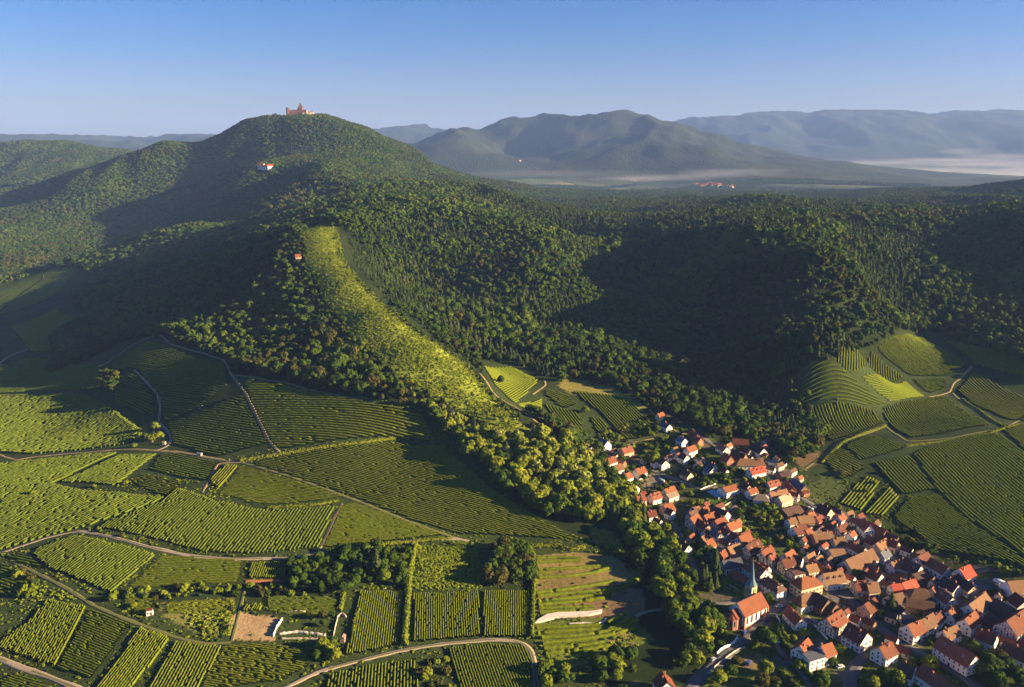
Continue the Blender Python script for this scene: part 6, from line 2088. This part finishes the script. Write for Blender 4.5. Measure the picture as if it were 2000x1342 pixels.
for u, v, s, w, key, label in [
    (1491, 1258, 1.15, 1.45, "broad_0", "big round dark green tree on the square in front of the church"),
    (1738, 1202, 1.15, 1.5, "spruce_0", "tall bushy conifer in the shaded yard below the brown roofs"),
    (1412, 925, 1.0, 1.2, "column", "tall bright green columnar tree below the brick house"),
    (1276, 906, 1.25, 1.7, "broad_3", "tall slender garden tree left of the dark brown roof"),
    (736, 1118, 1.25, 1.5, "spruce_1", "pyramidal conifer standing out of the thicket"),
    (1142, 806, .7, .9, "broad_1", "small tree between the two parts of the valley vineyard"),
    (1643, 928, .5, .8, "broad_4", "lone round bush in the vineyard above the village meadow"),
    (303, 838, 0.8, 1.0, "broad_1", "bright yellow tree at the top of the copse by the track bend"),
    (311, 856, 0.75, 1.1, "broad_3", "broad sunlit tree on the right of the copse by the track bend"),
    (296, 860, 0.7, 1.1, "broad_1", "sunlit tree in the middle of the copse by the track bend"),
    (262, 874, 0.45, .7, "broad_3", "small sunlit tree left of the tiny grey shelter"),
    (272, 852, 0.45, .65, "broad_3", "small pale tree behind the copse by the track bend"),
    (283, 856, 0.6, .8, "broad_0", "dark tree on the shaded left of the copse"),
    (1813, 1303, .75, 1.05, "broad_1", "sunlit round tree at the corner of the long white building"),
    (1936, 1318, 1.05, 1.5, "broad_5", "biggest round tree at the right of the long white building"),
    (1904, 1272, .6, .8, "broad_1", "slim bright tree behind the gable of the long white building"),
    (1639, 1278, .6, .85, "broad_2", "rounded tree right of the black flat roof"),
    (1622, 1296, .6, .85, "broad_0", "rounded tree below the black flat-roofed house"),
    (1602, 1335, .75, .9, "broad_5", "dark tree beside the flagpole on the lower lawn"),
    (1426, 1318, .6, .85, "broad_2", "dark round tree between road and lawn"),
    (1402, 1334, .75, .95, "broad_1", "sunlit tree at the bottom of the road wall"),
    (1497, 1318, .85, .85, "broad_1", "upright bright tree beside the gravel parking place"),
    (1488, 1338, .7, .9, "broad_4", "bronze tree at the bottom of the lawn"),
    (1560, 1308, .65, .8, "broad_3", "leaning bright tree along the sunken lane"),
    (1440, 1296, .4, .7, "broad_4", "golden bush at the edge of the gravel parking place"),
    (1247, 958, .55, .6, "broad_4", "orange autumn tree beside the black-roofed house"),
    (1388, 948, .45, .6, "broad_1", "small tree at the end of the pale pool wall"),
    (1352, 990, .6, .7, "broad_1", "small bright tree by the rosy house"),
    (1300, 1040, .85, .8, "broad_3", "tall tree behind the lane with the white gables"),
    (1312, 1058, .8, .8, "broad_1", "second tall tree below the white gables"),
    (1362, 1092, .65, 1.0, "broad_0", "round clipped tree by the lane in the old village"),
    (1375, 1078, .7, 1.3, "broad_2", "wide dark tree under the old quarter wall"),
    (1455, 1160, .4, .7, "broad_1", "small round bush on the grassy church bank"),
    (64, 966, .42, .6, "broad_3", "lone bright bush in the broad left vineyard"),
    (247, 945, .3, .5, "broad_1", "small bush beside the dotted vineyard plot"),
    (183, 952, .3, .5, "broad_3", "small bush at the vineyard path on the left"),
    (220, 1172, .5, .6, "broad_1", "bright tree below the corner of the four-sided vineyard"),
    (262, 1186, .35, .5, "broad_3", "small rounded bush in the vineyard by the white hut"),
    (1946, 1112, .6, .55, "broad_3", "slender tree beside the asphalt yard"),
    (1986, 1122, .4, .5, "broad_2", "small tree right of the slender one at the right edge"),
    (1575, 775, .8, 1.0, "broad_2", "tree at the top of the wood lobe by the right vineyards"),
    (1603, 846, .6, .8, "broad_1", "round tree at the corner of the dotted right vineyard"),
    (1120, 738, 1.0, 1.3, "broad_4", "brown-green tree clump above the valley meadow"),
    (1098, 744, 1.0, 1.2, "broad_2", "dark tree at the foot of the spruces by the valley meadow"),
    (978, 748, .8, .8, "broad_2", "dark tree on the edge of the sunny vineyard"),
    (1158, 752, .3, .35, "broad_0", "tiny lone tree on the golden meadow"),
    (1725, 925, .35, .5, "broad_1", "small bush at the vineyard hedge on the right"),
    (1708, 945, .35, .5, "broad_1", "second small bush down the vineyard hedge"),
    (1690, 962, .4, .5, "broad_3", "third bush at the foot of the vineyard hedge"),
]:
    x, y, z = place(u, v)
    add_tree(x, y, s, w, key, label, None)

def village_green():
    """garden trees and bushes wherever the village leaves room"""
    x, y = grid_points(340, 840, 6.4, 0.64)
    z = H(x, y)
    k = (cover(x, y, z) == 3)
    x, y = x[k], y[k]
    k = keep_clear(x, y, 1.2) & off_houses(x, y, 0.8)
    u, v = to_px(x, y, H(x, y))
    lawn = in_poly(u, v, P("1390 1295;1440 1260;1510 1280;1540 1345;1370 1345")) | in_poly(u, v, P("1375 975;1430 935;1450 945;1450 970;1400 990")) | in_poly(u, v, P("1400 1105;1425 1110;1470 1150;1455 1175;1400 1165")) \
        | in_poly(u, v, P("1600 1135;1650 1148;1690 1190;1660 1200;1590 1155")) | in_poly(u, v, P("1885 1128;1940 1132;1975 1150;1960 1165;1900 1150")) | in_poly(u, v, P("1475 1195;1500 1180;1515 1205;1480 1250;1455 1240"))
    dens = np.where(u < 1500, 0.42, 0.22) * np.where(v < 1000, 1.25, 1.0)
    k &= ~lawn & (rng.random(len(x)) < dens)
    for a, b, vv in zip(x[k], y[k], v[k]):
        if rng.random() < 0.30:
            s = 0.38 + 0.35 * rng.random()
            add_tree(a, b, s, s * 1.1, pick(BR), "@garden tree near the ", "garden trees between the village houses")
        else:
            s = 0.6 + 1.0 * rng.random()
            add_tree(a, b, s, s * 1.1, pick(BU), "@garden bush near the ", "garden bushes between the village houses")
village_green()

HOUSE_LIST = [(o.location.x, o.location.y, o["label"]) for o in COL.objects if o.get("category") in ("house", "barn", "shed") and o.location.y < 900 and o.get("group") == "houses of the village"]
_HX = np.array([(a, b) for a, b, _ in HOUSE_LIST])
def house_phrase(x, y):
    lab = HOUSE_LIST[int(((_HX - (x, y)) ** 2).sum(1).argmin())][2]
    return " ".join(lab.split()[:10]).split(",")[0]
def look(key, s, group):
    hue = {"broad_1": "yellow-green", "broad_3": "yellow-green", "broad_4": "bronze-green", "bush_0": "yellow-green", "bush_2": "yellow-green", "bush_3": "bronze-green", "bloom_0": "", "bloom_1": ""}.get(key, "dark green")
    big = "large" if s > 1.12 else "small" if s < 0.72 else "medium-sized"
    return (big + " " + hue).strip()

def plant_near():
    global FOREST
    inv = {v: k for k, v in KINDS.items()}
    cand = [(c, None) for c in CAND]
    u, v = to_px(FOREST[:, 0], FOREST[:, 1], FOREST[:, 2])
    front = np.where((FOREST[:, 6] < 830) & (u > -20) & (u < 2020) & (v < 1380))[0]
    for i in front:
        f = FOREST[i]
        k = inv[int(f[5])]
        if k.startswith("spruce"): key, nm = "spruce_%d" % (i % 2), "conifer"
        elif k == "tip": key, nm = "broad_%d" % (1, 3)[i % 2], "broadleaf tree"
        elif k == "bloom": key, nm = "bloom_%d" % (i % 2), "cream-blossomed tree"
        else: key, nm = {"0": ("broad_0", "broadleaf tree"), "1": ("broad_2", "broadleaf tree"), "2": ("broad_1", "broadleaf tree"), "3": ("broad_4", "broadleaf tree")}[k[-1]]
        side = "on the wooded ridge tip left of the village" if u[i] < 1350 else "at the foot of the dark forest behind the village"
        cand.append(((f[0], f[1], f[2], f[3] * (0.83 if nm == "conifer" else 1), f[4], key, nm + " " + side, nm + "s " + side), i))
    def kindof(key):
        return "conifer_tree" if key.startswith("spruce") else "blossoming_tree" if key.startswith("bloom") else "bush" if key.startswith("bush") else "broadleaf_tree"
    order = sorted(range(len(cand)), key=lambda k: -(cand[k][0][3] + 3.0 * (cand[k][0][7] is None)) / math.hypot(cand[k][0][0], cand[k][0][1]))
    n = {}
    protos, rest, used = {}, [], set()
    for k in order:
        (x, y, z, s, sxy, key, label, group), fi = cand[k]
        kn = kindof(key)
        n[kn] = n.get(kn, 0) + 1
        if n[kn] > 300:
            if fi is None: rest.append((x, y, z, s, sxy, key))
            continue
        if fi is not None: used.add(fi)
        if key not in protos:
            root = empty(kn, (0, 0, 0))
            link("crown", NEAR[key][0], root)
            link("trunk", NEAR[key][1], root)
            protos[key] = root
            o = root
        else:
            o = copy_tree(protos[key])
        o.location = (x, y, z)
        o.scale = (sxy, sxy, s)
        o.rotation_euler = (0, 0, rng.random() * 6.283)
        if label.startswith("@"):
            label = look(key, s, group) + " " + label[1:] + house_phrase(x, y)
            while len(label.split()) > 16: label = " ".join(label.split()[:-1])
            while label.split()[-1] in ("with", "the", "of", "and", "a", "in", "on", "at", "by", "to", "its", "one", "beside", "below", "above", "behind", "right", "left", "near", "from", "against", "along"): label = " ".join(label.split()[:-1])
        elif group is not None:
            words_ = label.split()
            label = look(key, s, group) + " " + " ".join(w for w in words_ if w not in ("small", "dark") or words_.index(w) > 1)
        for pk in ("group",):
            if pk in o: del o[pk]
        tag(o, label, {"conifer_tree": "conifer", "blossoming_tree": "tree", "bush": "bush", "broadleaf_tree": "tree"}[kn], group)
    keep = np.ones(len(FOREST), bool)
    keep[list(used)] = False
    FOREST = FOREST[keep]
    extra = []
    for x, y, z, s, sxy, key in rest:
        kk = {"broad_0": "broad_0", "broad_1": "broad_2", "broad_2": "broad_1", "broad_3": "broad_2", "broad_4": "broad_3", "broad_5": "broad_0", "column": "broad_0"}.get(key)
        if key.startswith("bush"): kk = "thicket_%d" % [0, 1, 0, 2][int(key[-1])]
        if key.startswith("spruce"): kk = key
        extra.append((x, y, z, s, sxy, KINDS[kk], math.hypot(x, y)))
    if extra:
        FOREST = np.concatenate([FOREST, np.array(extra)])
    print("near plants", n, "left in the mass", len(extra))
plant_near()

# ------------------------------------------------------------------ hedges
M_HEDGE = M_LEAFY
def hedge(s, w, h, label, mat=None, group=None):
    p = line_on_land(s, 1.4, 2)
    V, F = polyline_rows(p, h * 0.8, w * 0.7, 1.4, 0, 0.0)
    n = len(p)
    m = int(n * 16 * max(1, h / 2))
    k = rng.integers(0, n, m)
    a = rng.random(m) * math.pi
    d = np.stack([np.cos(a), np.zeros(m), np.sin(a)], 1)
    t = np.gradient(p, axis=0)[k]
    nr = np.stack([-t[:, 1], t[:, 0]], 1) / np.maximum(np.hypot(t[:, 0], t[:, 1])[:, None], 1e-6)
    r = 0.75 + 0.35 * rng.random(m)
    xy = p[k] + nr * (d[:, 0] * w * 0.55 * r)[:, None] + (rng.random((m, 2)) - .5) * 1.4
    z = H(xy[:, 0], xy[:, 1]) + d[:, 2] * h * r * (0.8 + 0.4 * vnoise(xy[:, 0] / 4, xy[:, 1] / 4, 9))
    N = np.stack([nr[:, 0] * d[:, 0], nr[:, 1] * d[:, 0], d[:, 2]], 1) + rng.normal(size=(m, 3)) * .4
    CV, CF = cards(np.column_stack([xy, z]), N, np.full(m, 0.42), rng)
    o = link("hedge", mesh_np("hedge", np.concatenate([V, CV]), np.concatenate([F, CF + len(V)]), [mat or M_HEDGE]))
    return tag(o, label, "hedge", group)
hedge("812 1066;804 1100;798 1145;796 1180;792 1225;790 1262", 3.2, 3.4, "tall bright hedge between the two square vineyards")
hedge("1034 1070;1043 1090;1045 1120;1043 1150;1040 1200;1039 1246", 2.6, 2.8, "bright hedge along the right side of the dark copse and vineyard")
hedge("470 901;540 890;620 878;700 867;768 858", 2.4, 2.4, "long bright hedge row crossing below the upper vineyard")
hedge("672 1160;667 1180;664 1195", 2.0, 2.2, "short hedge at the end of the rear vineyard")
hedge("690 1238;692 1220;698 1200;701 1192", 1.4, 2.0, "narrow yellow hedge beside the grassy lane")
hedge("1510 1212;1522 1245;1540 1275;1562 1300;1585 1325;1600 1345", 3.0, 2.6, "long clipped hedge along the sunken lane", M_LEAF)
hedge("1525 1232;1535 1244;1550 1246;1558 1238", 2.0, 1.6, "bright curved hedge above the white corner house")
hedge("1335 1035;1352 1050;1370 1062;1385 1078", 3.0, 3.0, "dark hedge below the old quarter", M_LEAF)
hedge("1010 1070;1040 1068;1080 1068;1118 1074;1140 1070", 3.0, 2.6, "leafy hedge along the foot of the great golden vineyard")
hedge("880 1062;920 1066;950 1070;1000 1068", 3.0, 2.2, "hedge behind the terraced meadow")
hedge("640 1080;700 1070;770 1062;830 1056;880 1052", 2.6, 1.6, "low golden hedge along the upper side of the pale track")
hedge("0 1062;40 1052;90 1040;140 1030", 1.6, 1.5, "low bright hedge at the edge of the broad left vineyard")
hedge("525 992;570 990;620 986;660 979", 1.8, 1.4, "hedge along the bank of the wedge vineyard")
hedge("1605 905;1625 885;1645 865;1690 846;1730 832", 2.2, 1.6, "low hedge along the right-hand cross track")
hedge("1770 872;1800 868;1860 860;1930 848;1990 830", 2.4, 1.4, "overgrown strip along the upper cross track")
hedge("1880 780;1910 800;1945 826;1970 838", 1.8, 1.4, "green bank below the bold-rowed vineyard")
hedge("1278 790;1290 808;1300 820", 2.4, 3.0, "bright bushes along the right end of the valley vineyard")
hedge("1298 838;1312 848;1330 850", 2.4, 2.4, "bright hedge below the slate-roofed house")
hedge("1372 985;1400 990;1420 980;1440 970", 1.5, 1.2, "curved clipped hedge round the pool lawn")
hedge("820 1094;850 1090;900 1086;915 1087", 2.4, 1.8, "upper terrace hedge in the bright meadow")
hedge("828 1112;860 1108;905 1101", 2.2, 1.4, "lower terrace hedge in the bright meadow")

# ------------------------------------------------------------------ tall weeds on meadows and banks
def weeds():
    out = []
    for s, sp, dens, kinds in [("814 1066;935 1072;940 1150;808 1150", 1.6, .8, (0, 2)), ("330 1182;460 1170;450 1240;400 1243", 1.9, .6, (0, 1)),
                               ("1050 1275;1180 1265;1240 1240;1250 1270;1060 1335", 2.2, .5, (0, 2)), ("690 1162;700 1150;797 1150;790 1150;700 1146", 1.6, .7, (0, 2)),
                               ("1400 1105;1425 1110;1462 1150;1452 1165;1400 1150", 2.0, .5, (0, 2)), ("1520 1050;1560 1045;1612 1085;1600 1096;1560 1088", 2.0, .6, (0, 2)),
                               ("1150 1030;1200 1040;1225 1080;1180 1070", 1.9, .7, (0, 1)), ("1195 1240;1230 1232;1235 1262;1192 1272", 2.0, .6, (0, 1)),
                               ("1440 985;1500 980;1560 1010;1550 1022;1480 1030", 2.4, .6, (0, 2)), ("20 1100;160 1175;100 1165;60 1160", 2.2, .5, (0, 2)),
                               ("560 745;700 775;830 800;835 808;700 784;560 756", 3.0, .4, (0, 2))]:
        g = ground_at(*zip(*P(s)))[:, :2]
        lo, hi = g.min(0), g.max(0)
        x, y = np.meshgrid(np.arange(lo[0], hi[0], sp), np.arange(lo[1], hi[1], sp), indexing='ij')
        x = x.ravel() + (rng.random(x.size) - .5) * sp
        y = y.ravel() + (rng.random(y.size) - .5) * sp
        k = in_poly(x, y, g) & (rng.random(x.size) < dens)
        x, y = x[k], y[k]
        k = keep_clear(x, y, 0.2) & off_houses(x, y, -0.5)
        x, y = x[k], y[k]
        s_ = 0.35 + 0.4 * rng.random(len(x))
        kd = np.array([KINDS["shrub_%d" % i] for i in kinds])[(rng.random(len(x)) * len(kinds)).astype(int)]
        out.append(np.stack([x, y, H(x, y) - 0.05, s_, s_ * 1.3, kd, np.hypot(x, y)], 1))
    return np.concatenate(out)
def tufts():
    """rank grass and seedlings on every verge between the parcels"""
    x, y = grid_points(350, 700, 2.3, 0.64)
    z = H(x, y)
    c = cover(x, y, z)
    u, v = to_px(x, y, z)
    k = ((c == 1) | (c == 3)) & (rng.random(len(x)) < np.clip(0.45 + 1.7 * fbm(x / 14, y / 14, 66, 3), 0.06, 0.9) * np.where(c == 3, 0.45, 1.0))
    for s_ in ("450 1203;470 1196;540 1205;548 1215;533 1243;545 1252;455 1250", "1048 1085;1130 1078;1200 1085;1225 1105;1245 1140;1180 1145;1048 1160"):
        k &= ~(in_poly(u, v, P(s_)) & (rng.random(len(x)) < 0.85))
    x, y = x[k], y[k]
    k = keep_clear(x, y, -0.3) & off_houses(x, y, -0.4)
    for q in VINE_POLYS:
        lo, hi = q.min(0), q.max(0)
        ii = np.where(k & (x > lo[0]) & (x < hi[0]) & (y > lo[1]) & (y < hi[1]))[0]
        k[ii] &= ~in_poly(x[ii], y[ii], q)
    x, y = x[k], y[k]
    n = len(x)
    s_ = 0.18 + 0.38 * rng.random(n) ** 2
    kd = np.array([KINDS["shrub_2"], KINDS["shrub_2"], KINDS["shrub_0"], KINDS["thicket_1"]])[(rng.random(n) * 4).astype(int)]
    s_ = np.where(kd == KINDS["thicket_1"], s_ * 0.6, s_)
    print("tufts", n)
    return np.stack([x, y, H(x, y) - 0.04, s_, s_ * 1.7, kd, np.hypot(x, y)], 1)
SCRUB = np.concatenate([SCRUB, weeds(), tufts()])

# ------------------------------------------------------------------ stands of trees too many to count
def stand(name, A, label, cat):
    sc = np.stack([A[:, 4], A[:, 4], A[:, 3]], 1)
    return instancer(name, A[:, :3], sc, rng.random(len(A)) * 6.283, A[:, 5].astype(int), label, cat)
stand("forest", FOREST, "mixed forest of broadleaf trees and spruces covering the hills", "forest")
stand("scrub", SCRUB, "yellow-green scrub along the sunlit crest and tall weeds on the banks", "scrub")

# ------------------------------------------------------------------ fog lying on the plain
def vol_mat(name, col, dens, an=0.0):
    m = bpy.data.materials.new(name)
    m.use_nodes = True
    nt = m.node_tree
    nt.nodes.clear()
    o = nt.nodes.new("ShaderNodeOutputMaterial")
    pv = nt.nodes.new("ShaderNodeVolumePrincipled")
    pv.inputs["Color"].default_value = (*col, 1)
    pv.inputs["Density"].default_value = dens
    pv.inputs["Anisotropy"].default_value = an
    nt.links.new(pv.outputs[0], o.inputs["Volume"])
    return m
def fog_mat(name, col, dens):
    """soft-edged mist: thins out towards the rim of its own bank"""
    m = vol_mat(name, col, dens)
    nt = m.node_tree
    pv = [n for n in nt.nodes if n.type == 'PRINCIPLED_VOLUME'][0]
    tc = nt.nodes.new("ShaderNodeTexCoord")
    ln = nt.nodes.new("ShaderNodeVectorMath"); ln.operation = 'LENGTH'
    nt.links.new(tc.outputs["Object"], ln.inputs[0])
    nz = noise(nt, 2.6, 3, 0.6, tc.outputs["Object"])
    ad = nt.nodes.new("ShaderNodeMath"); ad.operation = 'MULTIPLY_ADD'; ad.inputs[1].default_value = 1.1; ad.inputs[2].default_value = -0.55
    nt.links.new(nz.outputs["Fac"], ad.inputs[0])
    sm = nt.nodes.new("ShaderNodeMath"); sm.operation = 'ADD'
    nt.links.new(ln.outputs["Value"], sm.inputs[0]); nt.links.new(ad.outputs[0], sm.inputs[1])
    mr = nt.nodes.new("ShaderNodeMapRange"); mr.interpolation_type = 'SMOOTHSTEP'
    mr.inputs[1].default_value = 0.95; mr.inputs[2].default_value = 0.25; mr.inputs[3].default_value = 0.0; mr.inputs[4].default_value = dens
    nt.links.new(sm.outputs[0], mr.inputs[0])
    nt.links.new(mr.outputs[0], pv.inputs["Density"])
    return m
M_FOG = fog_mat("fog", (0.84, 0.83, 0.92), 0.00045)
M_MIST = fog_mat("mist", (0.90, 0.86, 0.90), 0.00016)
def fog(u, v, Y, lx, ly, lz, seed, tilt=0.0, mat=None):
    x, y, z = ray(u, v)
    t = Y / y
    V, F = ellipsoid(0, 0, 0, 1, 1, 24, 10)
    o = link("fog_bank", mesh_np("fog_bank", V, F, [mat or M_FOG], smooth_shade=True))
    o.location = (x * t, Y, CAM_H + z * t)
    o.scale = (lx, ly, lz)
    o.rotation_euler = (0, -math.atan(tilt), (seed % 5 - 2) * 0.06)
    return tag(o, kind="stuff")
fog(1230, 349, 6200, 480, 260, 26, 1)
fog(1300, 347, 6150, 520, 260, 34, 11)
fog(1395, 340, 6300, 420, 300, 58, 2)
fog(1475, 339, 6350, 420, 300, 50, 3)
for k, (u, v, Y, lx, lz) in enumerate([(1690, 318, 9000, 700, 14), (1850, 312, 9500, 700, 14), (1960, 305, 10500, 800, 22), (1900, 322, 9000, 500, 14), (1990, 345, 8200, 800, 60),
                                       (1930, 350, 7800, 500, 34), (1865, 353, 7600, 300, 16), (1840, 332, 8800, 700, 16), (1780, 345, 7600, 700, 14), (1880, 296, 11500, 500, 30), (1700, 348, 7200, 600, 12), (2080, 330, 9000, 900, 50)]):
    fog(u, v, Y, lx * 1.1, lx * 0.45, lz * 2.2, 20 + k)

for k, (u, v, Y, lx, lz) in enumerate([(1850, 338, 9000, 2400, 75), (1960, 318, 11000, 3000, 95), (1640, 342, 8200, 1500, 42), (1150, 338, 7000, 1500, 40), (2000, 345, 8000, 900, 60)]):
    fog(u, v, Y, lx, lx * 0.5, lz, 60 + k, mat=M_MIST)

# ------------------------------------------------------------------ haze: one closed box round the scene
hz = MB().box(-27000, 27000, -27000, 27000, -420, 1180).build("haze", vol_mat("air", (0.27, 0.45, 0.98), 3.7e-5))
tag(hz, kind="stuff")
